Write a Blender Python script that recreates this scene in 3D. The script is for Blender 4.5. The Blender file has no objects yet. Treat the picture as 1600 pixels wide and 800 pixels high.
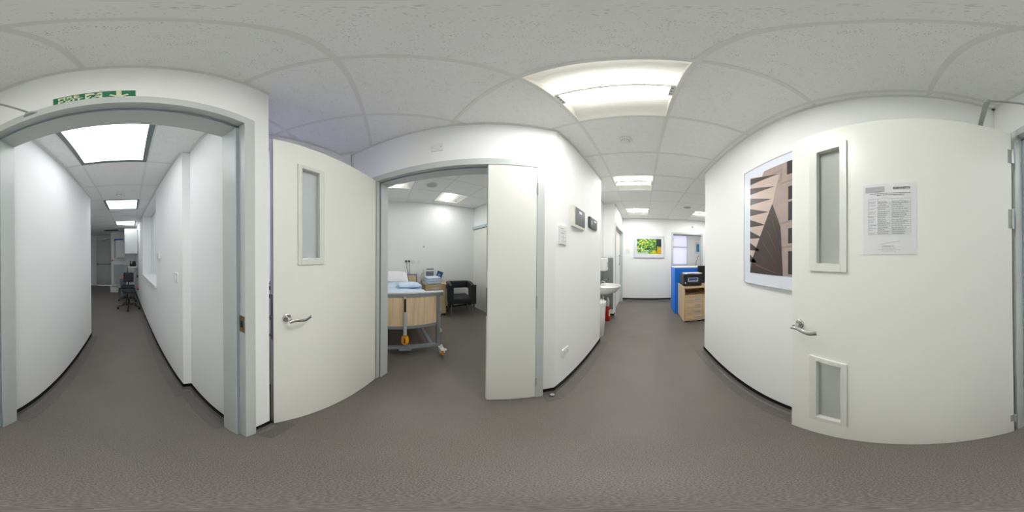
import bpy, math, random
from math import sin, cos, pi, radians, atan2, hypot
from mathutils import Matrix, Vector, Quaternion

random.seed(7)
S = bpy.context.scene
COL = S.collection

# ------------------------------------------------------------------ camera, world, exposure
CAM_H = 1.4368
cam_data = bpy.data.cameras.new('camera')
cam_data.type = 'PANO'
try:
    cam_data.cycles.panorama_type = 'EQUIRECTANGULAR'
    cam_data.cycles.latitude_min = -pi / 2; cam_data.cycles.latitude_max = pi / 2
    cam_data.cycles.longitude_min = -pi; cam_data.cycles.longitude_max = pi
except Exception:
    cam_data.panorama_type = 'EQUIRECTANGULAR'
cam_data.clip_start = 0.01
cam = bpy.data.objects.new('camera', cam_data)
COL.objects.link(cam)
S.camera = cam
tilt = Vector((radians(0.20832), radians(-0.44128), radians(0.98353)))
cam.matrix_world = (Matrix.Translation((0, 0, CAM_H)) @ Matrix.Rotation(tilt.length, 4, tilt.normalized())
                    @ Matrix.Rotation(radians(45), 4, 'Z') @ Matrix.Rotation(radians(90), 4, 'X'))

world = bpy.data.worlds.new('world'); S.world = world
world.use_nodes = True
world.node_tree.nodes['Background'].inputs[0].default_value = (0.90, 0.92, 1.0, 1)
world.node_tree.nodes['Background'].inputs[1].default_value = 3.6

S.view_settings.view_transform = 'Standard'
S.view_settings.look = 'None'
S.view_settings.gamma = 1
S.view_settings.exposure = 0.22
S.view_settings.use_curve_mapping = False
TUBE = 105.0       # strength of the tubes in the recessed lights
TOPF = 0.32
PANEL = 5.6       # strength of the flat panels
S.cycles.max_bounces = 10
S.cycles.diffuse_bounces = 7
S.cycles.use_denoising = True

# ------------------------------------------------------------------ materials
def lin(c):
    c = c / 255
    return c / 12.92 if c <= 0.04045 else ((c + 0.055) / 1.055) ** 2.4
def rgb(r, g, b): return (lin(r), lin(g), lin(b), 1)

def mat(name, col, rough=0.6, metal=0.0, noise=0.0, nscale=60, bump=0.0, spec=0.5, emit=None, estr=0.0, coat=0):
    m = bpy.data.materials.new(name); m.use_nodes = True
    nt = m.node_tree; b = nt.nodes['Principled BSDF']
    b.inputs['Base Color'].default_value = col
    b.inputs['Roughness'].default_value = rough
    b.inputs['Metallic'].default_value = metal
    b.inputs['Specular IOR Level'].default_value = spec
    if coat: b.inputs['Coat Weight'].default_value = coat
    if emit:
        b.inputs['Emission Color'].default_value = emit
        b.inputs['Emission Strength'].default_value = estr
    if noise or bump:
        tc = nt.nodes.new('ShaderNodeTexCoord'); n = nt.nodes.new('ShaderNodeTexNoise')
        n.inputs['Scale'].default_value = nscale; n.inputs['Detail'].default_value = 4
        nt.links.new(tc.outputs['Object'], n.inputs['Vector'])
        if noise:
            r = nt.nodes.new('ShaderNodeValToRGB')
            r.color_ramp.elements[0].position = 0.3; r.color_ramp.elements[1].position = 0.7
            r.color_ramp.elements[0].color = tuple(c * (1 - noise) for c in col[:3]) + (1,)
            r.color_ramp.elements[1].color = tuple(min(1, c * (1 + noise)) for c in col[:3]) + (1,)
            nt.links.new(n.outputs['Fac'], r.inputs['Fac']); nt.links.new(r.outputs['Color'], b.inputs['Base Color'])
        if bump:
            bp = nt.nodes.new('ShaderNodeBump'); bp.inputs['Strength'].default_value = bump
            bp.inputs['Distance'].default_value = 0.002
            nt.links.new(n.outputs['Fac'], bp.inputs['Height']); nt.links.new(bp.outputs['Normal'], b.inputs['Normal'])
    return m

def vinyl(name, base, dark, lightc):
    m = mat(name, base, 0.42, spec=0.35)
    nt = m.node_tree; b = nt.nodes['Principled BSDF']
    tc = nt.nodes.new('ShaderNodeTexCoord')
    n1 = nt.nodes.new('ShaderNodeTexNoise'); n1.inputs['Scale'].default_value = 240; n1.inputs['Detail'].default_value = 3
    n2 = nt.nodes.new('ShaderNodeTexNoise'); n2.inputs['Scale'].default_value = 2.2; n2.inputs['Detail'].default_value = 3
    v = nt.nodes.new('ShaderNodeTexVoronoi'); v.inputs['Scale'].default_value = 210
    for x in (n1, n2, v): nt.links.new(tc.outputs['Object'], x.inputs['Vector'])
    r = nt.nodes.new('ShaderNodeValToRGB')
    e = r.color_ramp.elements
    e[0].position = 0.36; e[0].color = dark; e[1].position = 0.66; e[1].color = lightc
    k = e.new(0.5); k.color = base
    nt.links.new(n1.outputs['Fac'], r.inputs['Fac'])
    lt = nt.nodes.new('ShaderNodeMath'); lt.operation = 'LESS_THAN'; lt.inputs[1].default_value = 0.16
    nt.links.new(v.outputs['Distance'], lt.inputs[0])
    mx = nt.nodes.new('ShaderNodeMix'); mx.data_type = 'RGBA'
    mu = nt.nodes.new('ShaderNodeMath'); mu.operation = 'MULTIPLY'; mu.inputs[1].default_value = 0.45
    nt.links.new(lt.outputs[0], mu.inputs[0]); nt.links.new(mu.outputs[0], mx.inputs[0])
    nt.links.new(r.outputs['Color'], mx.inputs[6]); mx.inputs[7].default_value = rgb(190, 186, 180)
    m2 = nt.nodes.new('ShaderNodeMix'); m2.data_type = 'RGBA'; m2.blend_type = 'MULTIPLY'; m2.inputs[0].default_value = 0.25
    nt.links.new(mx.outputs[2], m2.inputs[6]); nt.links.new(n2.outputs['Fac'], m2.inputs[7])
    nt.links.new(m2.outputs[2], b.inputs['Base Color'])
    bp = nt.nodes.new('ShaderNodeBump'); bp.inputs['Strength'].default_value = 0.12; bp.inputs['Distance'].default_value = 0.001
    nt.links.new(n1.outputs['Fac'], bp.inputs['Height']); nt.links.new(bp.outputs['Normal'], b.inputs['Normal'])
    return m

def tile_mat():
    m = mat('mineral_tile', rgb(204, 204, 200), 0.9, spec=0.1)
    nt = m.node_tree; b = nt.nodes['Principled BSDF']
    tc = nt.nodes.new('ShaderNodeTexCoord')
    v = nt.nodes.new('ShaderNodeTexVoronoi'); v.inputs['Scale'].default_value = 150
    n = nt.nodes.new('ShaderNodeTexNoise'); n.inputs['Scale'].default_value = 26; n.inputs['Detail'].default_value = 2
    for x in (v, n): nt.links.new(tc.outputs['Object'], x.inputs['Vector'])
    nt.nodes.new('ShaderNodeValToRGB')
    r = nt.nodes.new('ShaderNodeMapRange'); r.inputs['From Min'].default_value = 0.30; r.inputs['From Max'].default_value = 0.72
    r.inputs['To Min'].default_value = 0.06; r.inputs['To Max'].default_value = 0.30
    nt.links.new(n.outputs['Fac'], r.inputs['Value'])
    lt = nt.nodes.new('ShaderNodeMath'); lt.operation = 'LESS_THAN'
    nt.links.new(v.outputs['Distance'], lt.inputs[0]); nt.links.new(r.outputs['Result'], lt.inputs[1])
    mx = nt.nodes.new('ShaderNodeMix'); mx.data_type = 'RGBA'
    nt.links.new(lt.outputs[0], mx.inputs[0])
    mx.inputs[6].default_value = rgb(242, 243, 242); mx.inputs[7].default_value = rgb(196, 196, 192)
    nt.links.new(mx.outputs[2], b.inputs['Base Color'])
    return m

def wood(name, a, b_, c, axis=2, sc=1.0):
    m = mat(name, b_, 0.45)
    nt = m.node_tree; b = nt.nodes['Principled BSDF']
    tc = nt.nodes.new('ShaderNodeTexCoord'); mp = nt.nodes.new('ShaderNodeMapping')
    s = [38 * sc, 38 * sc, 38 * sc]; s[axis] = 2.0 * sc
    mp.inputs['Scale'].default_value = s
    n = nt.nodes.new('ShaderNodeTexNoise'); n.inputs['Scale'].default_value = 1; n.inputs['Detail'].default_value = 5
    r = nt.nodes.new('ShaderNodeValToRGB'); e = r.color_ramp.elements
    e[0].position = 0.3; e[0].color = a; e[1].position = 0.72; e[1].color = c; k = e.new(0.5); k.color = b_
    nt.links.new(tc.outputs['Object'], mp.inputs['Vector']); nt.links.new(mp.outputs[0], n.inputs['Vector'])
    nt.links.new(n.outputs['Fac'], r.inputs['Fac']); nt.links.new(r.outputs['Color'], b.inputs['Base Color'])
    return m

def frosted(name, col, trans=0.85, rough=0.5):
    m = mat(name, col, rough)
    b = m.node_tree.nodes['Principled BSDF']
    b.inputs['Transmission Weight'].default_value = trans
    b.inputs['IOR'].default_value = 1.2
    return m

def translucent(name, col, fac=0.6):
    m = mat(name, col, 0.9, spec=0.1); nt = m.node_tree
    b = nt.nodes['Principled BSDF']; t = nt.nodes.new('ShaderNodeBsdfTranslucent'); t.inputs[0].default_value = col
    mx = nt.nodes.new('ShaderNodeMixShader'); mx.inputs[0].default_value = fac
    nt.links.new(b.outputs[0], mx.inputs[1]); nt.links.new(t.outputs[0], mx.inputs[2])
    nt.links.new(mx.outputs[0], nt.nodes['Material Output'].inputs['Surface'])
    return m

def emitter(name, col, st):
    m = bpy.data.materials.new(name); m.use_nodes = True; nt = m.node_tree
    nt.nodes.remove(nt.nodes['Principled BSDF']); e = nt.nodes.new('ShaderNodeEmission')
    e.inputs[0].default_value = col; e.inputs[1].default_value = st
    nt.links.new(e.outputs[0], nt.nodes['Material Output'].inputs['Surface'])
    return m

M = {}
M['wall'] = mat('wall_paint', rgb(244, 245, 244), 0.75, bump=0.06, nscale=300, spec=0.25)
M['wall_cool'] = mat('wall_paint_corridor', rgb(242, 243, 243), 0.75, bump=0.06, nscale=300, spec=0.25)
M['floor'] = vinyl('speckled_vinyl', rgb(121, 114, 108), rgb(98, 92, 87), rgb(146, 139, 133))
M['cove'] = vinyl('cove_vinyl', rgb(112, 107, 104), rgb(98, 94, 91), rgb(128, 123, 119))
M['cap'] = mat('black_cap_strip', rgb(14, 15, 17), 0.6, spec=0.2)
M['tile'] = tile_mat()
M['bar'] = mat('ceiling_bar', rgb(228, 229, 225), 0.5)
M['frame'] = mat('frame_paint', rgb(200, 205, 203), 0.42)
M['seal'] = mat('seal_strip', rgb(132, 145, 156), 0.6)
M['leaf'] = mat('door_laminate', rgb(238, 239, 232), 0.35, spec=0.45)
M['bead'] = mat('glazing_bead', rgb(226, 227, 221), 0.35)
M['glass'] = frosted('frosted_glass', rgb(240, 245, 241), 0.62, 0.5)
M['clear'] = frosted('window_glass', rgb(240, 245, 248), 0.95, 0.05)
M['steel'] = mat('brushed_steel', rgb(200, 200, 198), 0.22, 1.0)
M['dsteel'] = mat('dull_steel', rgb(140, 142, 142), 0.35, 1.0)
M['armgrey'] = mat('closer_arm_paint', rgb(176, 180, 180), .35, .3)
M['brass'] = mat('worn_brass', rgb(150, 130, 100), 0.4, 0.9)
M['plastic'] = mat('white_plastic', rgb(232, 233, 230), 0.35)
M['greyplastic'] = mat('grey_plastic', rgb(150, 156, 158), 0.45)
M['black'] = mat('black_plastic', rgb(24, 25, 27), 0.4)
M['blackfab'] = mat('black_leather', rgb(30, 32, 38), 0.42, bump=0.15, nscale=180)
M['green'] = mat('sign_green', rgb(0, 112, 72), 0.4)
M['cream'] = mat('sign_cream', rgb(222, 226, 190), 0.5)
M['paper'] = mat('paper', rgb(228, 229, 231), 0.35)
M['ink'] = mat('ink', rgb(70, 72, 74), 0.6)
M['inkgrey'] = mat('pale_ink', rgb(150, 152, 154), 0.6)
M['block'] = mat('grey_block', rgb(176, 177, 178), 0.5)
M['ceramic'] = mat('ceramic', rgb(236, 237, 234), 0.12, coat=0.4)
M['splash'] = mat('grey_splashback', rgb(140, 144, 144), 0.3)
M['red'] = mat('red_paint', rgb(190, 24, 24), 0.3)
M['oak'] = wood('light_oak', rgb(196, 164, 126), rgb(214, 186, 148), rgb(224, 199, 164))
M['oak_h'] = wood('light_oak_horizontal', rgb(196, 164, 126), rgb(214, 186, 148), rgb(224, 199, 164), axis=0)
M['beech'] = wood('beech_board', rgb(212, 184, 148), rgb(226, 200, 166), rgb(234, 212, 182))
M['greymetal'] = mat('grey_powder_coat', rgb(142, 148, 154), 0.35, 0.2)
M['lightmetal'] = mat('light_grey_rail', rgb(196, 202, 208), 0.3, 0.2)
M['orange'] = mat('orange_plastic', rgb(230, 160, 30), 0.4)
M['blue'] = mat('blue_panel', rgb(8, 122, 236), 0.5)
M['sheet'] = mat('blue_sheet', rgb(206, 222, 242), 0.9, noise=0.05, nscale=14, bump=0.5)
M['linen'] = mat('white_linen', rgb(240, 238, 240), 0.9, bump=0.5, nscale=12)
M['towel'] = mat('patterned_towel', rgb(214, 228, 248), 0.95, noise=0.13, nscale=34, bump=0.6)
M['aluframe'] = mat('aluminium_frame', rgb(128, 138, 140), 0.4, 0.2)
M['blind'] = translucent('blind_fabric', rgb(236, 232, 244), 0.8)
M['blind_far'] = translucent('lilac_blind_fabric', rgb(232, 230, 242), 0.66)
M['blindwhite'] = translucent('white_blind_fabric', rgb(236, 238, 238), 0.22)
M['upvc'] = mat('white_window_frame', rgb(232, 232, 236), 0.4)
M['reflector'] = mat('white_reflector', rgb(244, 243, 236), 0.5)
M['cupboard'] = mat('white_cupboard', rgb(222, 226, 226), 0.4)
M['tube'] = emitter('lit_tube', (1.0, 0.99, 0.965, 1), TUBE)
M['tube_top'] = emitter('lit_tube_top', (1.0, 0.99, 0.965, 1), TUBE * TOPF)
M['tube_bed'] = emitter('lit_tube_bedroom', (1.0, 0.99, 0.97, 1), TUBE * .38)
M['tube_top_bed'] = emitter('lit_tube_top_bedroom', (1.0, 0.99, 0.97, 1), TUBE * .38)
M['basket_side'] = mat('basket_side', rgb(236, 236, 230), .5)
M['panel'] = emitter('lit_panel', (0.96, 0.985, 1.0, 1), PANEL)
M['darkgrille'] = mat('dark_grille', rgb(70, 74, 76), 0.6)
M['board'] = mat('dark_notice_face', rgb(66, 72, 78), 0.35)
M['boardline'] = mat('dark_notice_line', rgb(96, 102, 110), 0.4)
M['greybin'] = mat('grey_bin', rgb(118, 130, 136), 0.5)
M['salmon'] = mat('salmon_lid', rgb(226, 150, 128), 0.5)
M['lcd'] = mat('grey_screen', rgb(96, 104, 112), 0.2)
M['bluecard'] = mat('blue_booklet', rgb(20, 84, 150), 0.4)

# ------------------------------------------------------------------ mesh helpers
class B:
    def __init__(s): s.v = []; s.f = []; s.m = []
    def add(s, vs, fs, mi=0):
        o = len(s.v); s.v += [tuple(v) for v in vs]
        for f in fs: s.f.append([i + o for i in f]); s.m.append(mi)
        return s
    def box(s, x0, x1, y0, y1, z0, z1, mi=0):
        v = [(x0, y0, z0), (x1, y0, z0), (x1, y1, z0), (x0, y1, z0), (x0, y0, z1), (x1, y0, z1), (x1, y1, z1), (x0, y1, z1)]
        return s.add(v, [(0, 3, 2, 1), (4, 5, 6, 7), (0, 1, 5, 4), (1, 2, 6, 5), (2, 3, 7, 6), (3, 0, 4, 7)], mi)
    def prism(s, pts, z0, z1, mi=0):
        a = sum(pts[i][0] * pts[(i + 1) % len(pts)][1] - pts[(i + 1) % len(pts)][0] * pts[i][1] for i in range(len(pts)))
        if a < 0: pts = pts[::-1]
        n = len(pts); v = [(p[0], p[1], z0) for p in pts] + [(p[0], p[1], z1) for p in pts]
        return s.add(v, [tuple(range(n))[::-1], tuple(range(n, 2 * n))] + [(i, (i + 1) % n, n + (i + 1) % n, n + i) for i in range(n)], mi)
    def extr(s, prof, x0, x1, mi=0):          # profile in (y,z) swept along x
        n = len(prof); v = [(x0, p[0], p[1]) for p in prof] + [(x1, p[0], p[1]) for p in prof]
        return s.add(v, [tuple(range(n)), tuple(range(n, 2 * n))[::-1]] + [(i, n + i, n + (i + 1) % n, (i + 1) % n) for i in range(n)], mi)
    def tube(s, path, rads, n=12, mi=0, cap=True):
        """swept tube; rads: number, or list of numbers / (w,h) pairs"""
        P = [Vector(p) for p in path]; k = len(P)
        if not isinstance(rads, (list, tuple)): rads = [rads] * k
        rings = []; up0 = None
        for i in range(k):
            t = (P[min(i + 1, k - 1)] - P[max(i - 1, 0)]).normalized()
            if up0 is None:
                up0 = Vector((0, 0, 1)) if abs(t.z) < 0.9 else Vector((0, 1, 0))
            side = t.cross(up0).normalized(); up = side.cross(t).normalized(); up0 = up
            r = rads[i]; w, h = r if isinstance(r, (list, tuple)) else (r, r)
            rings.append([P[i] + side * (w * cos(2 * pi * j / n)) + up * (h * sin(2 * pi * j / n)) for j in range(n)])
        v = [p for r in rings for p in r]; f = []
        for i in range(k - 1):
            for j in range(n):
                f.append((i * n + j, i * n + (j + 1) % n, (i + 1) * n + (j + 1) % n, (i + 1) * n + j))
        if cap: f += [tuple(range(n))[::-1], tuple(range((k - 1) * n, k * n))]
        return s.add(v, f, mi)
    def lathe(s, prof, c=(0, 0, 0), n=24, mi=0, sx=1, sy=1):
        v = []; f = []
        for r, z in prof:
            for j in range(n): v.append((c[0] + sx * r * cos(2 * pi * j / n), c[1] + sy * r * sin(2 * pi * j / n), c[2] + z))
        k = len(prof)
        for i in range(k - 1):
            for j in range(n): f.append((i * n + j, i * n + (j + 1) % n, (i + 1) * n + (j + 1) % n, (i + 1) * n + j))
        f += [tuple(range(n))[::-1], tuple(range((k - 1) * n, k * n))]
        return s.add(v, f, mi)
    def disc_y(s, c, r, y0, y1, n=24, mi=0):   # cylinder with its axis along y
        return s.tube([(c[0], y0, c[1]), (c[0], y1, c[1])], r, n, mi)
    def xf(s, fn): s.v = [tuple(fn(Vector(v))) for v in s.v]; return s
    def build(s, name, mats, parent=None, bevel=0, smooth=False, loc=None, rz=0, seg=2, sub=0):
        me = bpy.data.meshes.new(name); me.from_pydata(s.v, [], s.f); me.update()
        if not isinstance(mats, (list, tuple)): mats = [mats]
        for m in mats: me.materials.append(M[m] if isinstance(m, str) else m)
        for i, p in enumerate(me.polygons):
            p.material_index = s.m[i]; p.use_smooth = bool(smooth)
        o = bpy.data.objects.new(name, me); COL.objects.link(o)
        if parent: o.parent = parent
        if loc: o.location = loc
        if rz: o.rotation_euler = (0, 0, rz)
        if bevel:
            b = o.modifiers.new('bevel', 'BEVEL'); b.width = bevel; b.segments = seg; b.limit_method = 'ANGLE'
        if sub:
            b = o.modifiers.new('sub', 'SUBSURF'); b.levels = sub; b.render_levels = sub
        if smooth == 'angle':
            for p in me.polygons: p.use_smooth = True
            e = o.modifiers.new('edges', 'EDGE_SPLIT'); e.split_angle = radians(35)
        return o

def thing(name, label, cat, loc=(0, 0, 0), rz=0, group=None, kind=None):
    o = bpy.data.objects.new(name, None); COL.objects.link(o); o.empty_display_size = 0.1
    o.location = loc; o.rotation_euler = (0, 0, rz)
    return tag(o, label, cat, group, kind)
def tag(o, label, cat, group=None, kind=None):
    if label: o['label'] = label
    if cat: o['category'] = cat
    if group: o['group'] = group
    if kind: o['kind'] = kind
    return o
def struct(o, label=None, cat=None):
    o['kind'] = 'structure'
    if label: o['label'] = label
    if cat: o['category'] = cat
    return o
def copy_tree(o, parent=None):
    c = o.copy(); COL.objects.link(c); c.parent = parent
    for ch in [x for x in list(bpy.data.objects) if x.parent == o]: copy_tree(ch, c)
    return c
def text(body, size, m, parent, loc, rot=(pi / 2, 0, 0), name='lettering', align='LEFT', ext=0.0003, sx=1.0, off=0.0):
    c = bpy.data.curves.new(name, 'FONT'); c.body = body; c.size = size; c.extrude = ext; c.align_x = align; c.offset = off
    c.materials.append(M[m]); o = bpy.data.objects.new(name, c); COL.objects.link(o)
    me = bpy.data.meshes.new_from_object(o); bpy.data.objects.remove(o)
    o = bpy.data.objects.new(name, me); COL.objects.link(o)
    o.parent = parent; o.location = loc; o.rotation_euler = rot; o.scale = (sx, 1, 1)
    return o

def wall(name, p, q, th, z0, z1, openings=(), m='wall', lab=None):
    """visible face on the line p->q; thickness th towards the left normal (negative: right)"""
    L = hypot(q[0] - p[0], q[1] - p[1]); d = ((q[0] - p[0]) / L, (q[1] - p[1]) / L); n = (-d[1], d[0])
    b = B(); ya, yb = sorted((0, th))
    s0 = 0
    for (a, c, za, zb) in sorted(openings):
        if a > s0: b.box(s0, a, ya, yb, z0, z1)
        if za > z0: b.box(a, c, ya, yb, z0, za)
        if zb < z1: b.box(a, c, ya, yb, zb, z1)
        s0 = c
    if s0 < L: b.box(s0, L, ya, yb, z0, z1)
    b.xf(lambda v: (p[0] + d[0] * v.x + n[0] * v.y, p[1] + d[1] * v.x + n[1] * v.y, v.z))
    return struct(b.build(name, m), lab, 'wall' if lab else None)

def clip(poly, hp):
    a, b, c = hp; out = []
    for i in range(len(poly)):
        p, q = poly[i], poly[(i + 1) % len(poly)]
        dp = a * p[0] + b * p[1] - c; dq = a * q[0] + b * q[1] - c
        if dp <= 0: out.append(p)
        if (dp < 0 < dq) or (dq < 0 < dp):
            t = dp / (dp - dq); out.append((p[0] + t * (q[0] - p[0]), p[1] + t * (q[1] - p[1])))
    return out

def ceiling(name, z, gx, gy, regions, lights, lab):
    T = B(); G = B(); w = 0.012
    for (x0, x1, y0, y1, hps) in regions:
        R = [(-1, 0, -x0), (1, 0, x1), (0, -1, -y0), (0, 1, y1)] + list(hps)
        i0 = math.floor((x0 - gx) / 0.6); i1 = math.ceil((x1 - gx) / 0.6)
        j0 = math.floor((y0 - gy) / 0.6); j1 = math.ceil((y1 - gy) / 0.6)
        for i in range(i0, i1):
            for j in range(j0, j1):
                if (i, j) in lights: continue
                X, Y = gx + .6 * i, gy + .6 * j
                P = [(X, Y), (X + .6, Y), (X + .6, Y + .6), (X, Y + .6)]
                for h in R:
                    P = clip(P, h)
                    if len(P) < 3: break
                if len(P) >= 3: T.prism(P, z + .004, z + .016)
        for i in range(i0, i1 + 1):
            X = gx + .6 * i; P = [(X - w, y0), (X + w, y0), (X + w, y1), (X - w, y1)]
            for h in R:
                P = clip(P, h)
                if len(P) < 3: break
            if len(P) >= 3: G.prism(P, z, z + .003)
        for j in range(j0, j1 + 1):
            Y = gy + .6 * j; P = [(x0, Y - w), (x1, Y - w), (x1, Y + w), (x0, Y + w)]
            for h in R:
                P = clip(P, h)
                if len(P) < 3: break
            if len(P) >= 3: G.prism(P, z + .0004, z + .0034)
    o = struct(T.build('ceiling' + name, 'tile'), lab, 'ceiling')
    G.build('ceiling_grid', 'bar', o)
    return o

def skirting(name, path, side, lab=None):
    """path along the wall foot; room lies on the given side (+1 = left of travel)"""
    P = [Vector((x, y)) for x, y in path]; k = len(P)
    # profile (distance from the wall, height, material)
    prof = [(0, .102), (.009, .102), (.009, .062), (.004, .060), (.006, .04), (.014, .016), (.03, .005), (.098, .0025), (.100, 0.0), (0, 0)]
    mi = [1, 1, 1, 0, 0, 0, 0, 0, 0, 0]
    offs = []
    for i in range(k):
        n = []
        for a, b in ((i - 1, i), (i, i + 1)):
            if 0 <= a and b < k:
                d = (P[b] - P[a]).normalized(); n.append(Vector((-d.y, d.x)) * side)
        m = sum(n, Vector((0, 0))).normalized(); m = m / max(0.3, m.dot(n[0])); offs.append(m)
    b = B(); np_ = len(prof)
    v = [(P[i].x + offs[i].x * r, P[i].y + offs[i].y * r, z) for i in range(k) for (r, z) in prof]
    for i in range(k - 1):
        for j in range(np_ - 1):
            b.add([v[i * np_ + j], v[i * np_ + j + 1], v[(i + 1) * np_ + j + 1], v[(i + 1) * np_ + j]],
                  [(0, 1, 2, 3)], mi[j])
    for i in (0, k - 1):
        b.add([v[i * np_ + j] for j in range(np_)], [tuple(range(np_))], 0)
    return struct(b.build('baseboard_' + name, ['cove', 'cap']), lab, 'baseboard' if lab else None)

# ------------------------------------------------------------------ plan
ZC, ZS, ZB = 2.66, 2.396, 2.74            # lobby, fire corridor and bedroom ceilings
K = Vector((-1.77, -0.434)); U = Vector((0.588, 0.809)); W = Vector((-0.809, 0.588))
ANG = atan2(U.y, U.x)
def D(u, w=0): p = K + U * u + W * w; return (p.x, p.y)
CORN = D(1.897)                            # outer corner of the angled wall

floor = struct(B().box(-4.3, 4.4, -8.2, 8.6, -0.12, 0).build('floor', 'floor'), 'grey speckled vinyl floor running through the rooms', 'floor')

# walls
wall('wall_south', (-.618, -.545), (.96, -.545), -.135, 0, ZC + .1, [(.157, 1.236, 0, 2.178)], lab='white wall over the fire exit doorway')
wall('wall_east', (.81, -.545), (.81, 2.02), -.15, 0, ZC + .1, lab='white wall with the large framed print')
wall('wall_diagonal', (K.x, K.y), CORN, .136, 0, ZC + .14, [(.42, 1.752, 0, 2.178)], lab='angled white wall around the bedroom doorway')
struct(B().prism([CORN, (-.622, 2.343), (-.88, 2.343), (-.88, 2.28), (-.76, 2.28), (-.76, 1.26), D(1.897, .136)], 0, ZC + .14)
       .build('wall_west', 'wall'), 'white wall with two dark notice boards', 'wall')
struct(B().box(-1.0, -.88, 2.343, 3.70, 0, ZC + .1).box(-.88, -.635, 3.57, 3.70, 0, ZC + .1).build('wall_alcove', 'wall'),
       'white walls of the wash basin recess', 'wall')
wall('wall_northwest', (-.635, 3.70), (-.635, 5.12), .13, 0, ZC + .1, [(.05, 1.34, 0, 2.178)], lab='white wall beside the wash basin recess')
wall('wall_north', (-.80, 5.12), (3.3, 5.12), .15, 0, ZC + .1, [(1.75, 2.73, 0, 2.178)], lab='white end wall with the green landscape print')
wall('wall_office_east', (3.2, 5.27), (3.2, 1.9), .12, 0, ZC + .1)
wall('wall_office_south', (3.3, 2.02), (.9, 2.019), .12, 0, ZC + .1)
wall('wall_back_north', (.4, 8.0), (3.4, 8.0), .15, 0, ZC + .1, [(1.06, 1.86, 1.0, 2.56)])
wall('wall_back_east', (3.3, 8.1), (3.3, 5.2), .12, 0, ZC + .1)
wall('wall_back_west', (.5, 5.2), (.5, 8.1), .12, 0, ZC + .1)
# bedroom
wall('wall_bedroom_west', (-3.85, -1.4), (-3.85, 2.5), .12, 0, ZB + .1, lab='white bedroom wall behind the bed')
wall('wall_bedroom_north', (-3.95, 2.28), (-.76, 2.28), .06, 0, ZB + .1, lab='white bedroom wall with the sliding door')
wall('wall_bedroom_south', (-1.7, -1.3), (-3.95, -1.3), .12, 0, ZB + .1)
wall('wall_bedroom_east', (K.x - .02, -1.4), (K.x - .02, K.y + .05), -.1, 0, ZB + .1)
# bay with the window behind the open door
bd = Vector((.853, -.522)); bayend = K + bd * 1.36
wall('wall_bay', (K.x, K.y), (bayend.x, bayend.y), -.3, 0, ZC + .1, [(.10, 1.20, 1.03, 2.60)], lab='white wall with the window behind the open door')
# fire corridor
struct(B().prism([(-.618, -.679), (-.478, -.679), (-.478, -1.243), (-.412, -1.255), (-.618, -1.255)], 0, ZC + .1).build('wall_corridor_pier', 'wall_cool'),
       'white stepped pier inside the fire corridor', 'wall')
RW0 = Vector((-.412, -1.255)); RW1 = Vector((-.14, -6.6))
RL = (RW1 - RW0).length; rd = (RW1 - RW0).normalized()
wall('wall_corridor_west', (RW0.x, RW0.y), (RW1.x, RW1.y), -.34, 0, ZS + .3, [(1.04, 2.58, 1.0, 2.37)], m='wall_cool', lab='long white corridor wall with the window recess')
wall('wall_corridor_east', (.634, -2.53), (.634, -.68), -.14, 0, ZS + .3, m='wall_cool', lab='plain white corridor wall without openings')
wall('wall_annex_north', (2.2, -2.53), (.72, -2.529), -.12, 0, ZS + .3, m='wall_cool')
wall('wall_annex_east', (2.08, -7.8), (2.08, -2.4), -.12, 0, ZS + .3, m='wall_cool')
wall('wall_far', (2.2, -7.65), (.7, -7.65), .12, 0, ZS + .3, [(.57, 1.29, 0, 2.29)], m='wall_cool')
struct(B().box(-.5, .80, -7.8, -6.6, 0, ZS + .3).build('wall_annex_south', 'wall_cool'), 'white wall behind the cupboards at the corridor end', 'wall')

# ceilings
diag = (W.x, W.y, W.x * K.x + W.y * K.y + .07)
ceiling('', ZC, .15, -.15,
        [(-1.95, 4.35, -1.35, 1.05, [diag]), (-.70, 4.35, 1.05, 2.25, []), (-.95, 4.35, 2.25, 8.2, [])],
        {(-1, 1), (-1, 4), (-1, 7), (2, 7), (2, 11)}, 'suspended ceiling of speckled mineral tiles')
ceiling('_bedroom', ZB, -3.02, .46, [(-3.97, -.6, -1.4, 2.4, [])], {(-1, 1), (0, -1), (2, 1)}, 'bedroom ceiling of plain square tiles')
ceiling('_corridor', ZS, -.15, -.88, [(-.8, 2.2, -7.8, -.68, [])], {(0, -1), (0, -4), (0, -7), (2, -5)}, 'low corridor ceiling of pale square tiles')
# perimeter angle strips
tr = B()
def strip(p, q, z, w=.02, s=1):
    L = hypot(q[0] - p[0], q[1] - p[1]); d = ((q[0] - p[0]) / L, (q[1] - p[1]) / L); n = (-d[1] * s, d[0] * s)
    tr.prism([p, q, (q[0] + n[0] * w, q[1] + n[1] * w), (p[0] + n[0] * w, p[1] + n[1] * w)], z - .0025, z + .001)
strip((-.618, -.545), (.81, -.545), ZC); strip((.81, -.545), (.81, 2.02), ZC); strip((K.x, K.y), CORN, ZC, s=-1)
strip(CORN, (-.622, 2.343), ZC, s=-1); strip((K.x, K.y), (bayend.x, bayend.y), ZC, s=1)
strip((-.88, 2.343), (-.88, 3.57), ZC, s=-1); strip((-.88, 3.57), (-.635, 3.57), ZC, s=-1)
strip((-.635, 3.57), (-.635, 5.12), ZC, s=-1); strip((-.635, 5.12), (3.2, 5.12), ZC, s=-1)
strip((-3.85, -1.3), (-3.85, 2.28), ZB, s=-1); strip((-3.85, 2.28), (-.8, 2.28), ZB, s=-1)
strip((RW0.x, RW0.y), (RW1.x, RW1.y), ZS, s=1); strip((.634, -.68), (.634, -2.53), ZS, s=-1)
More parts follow.
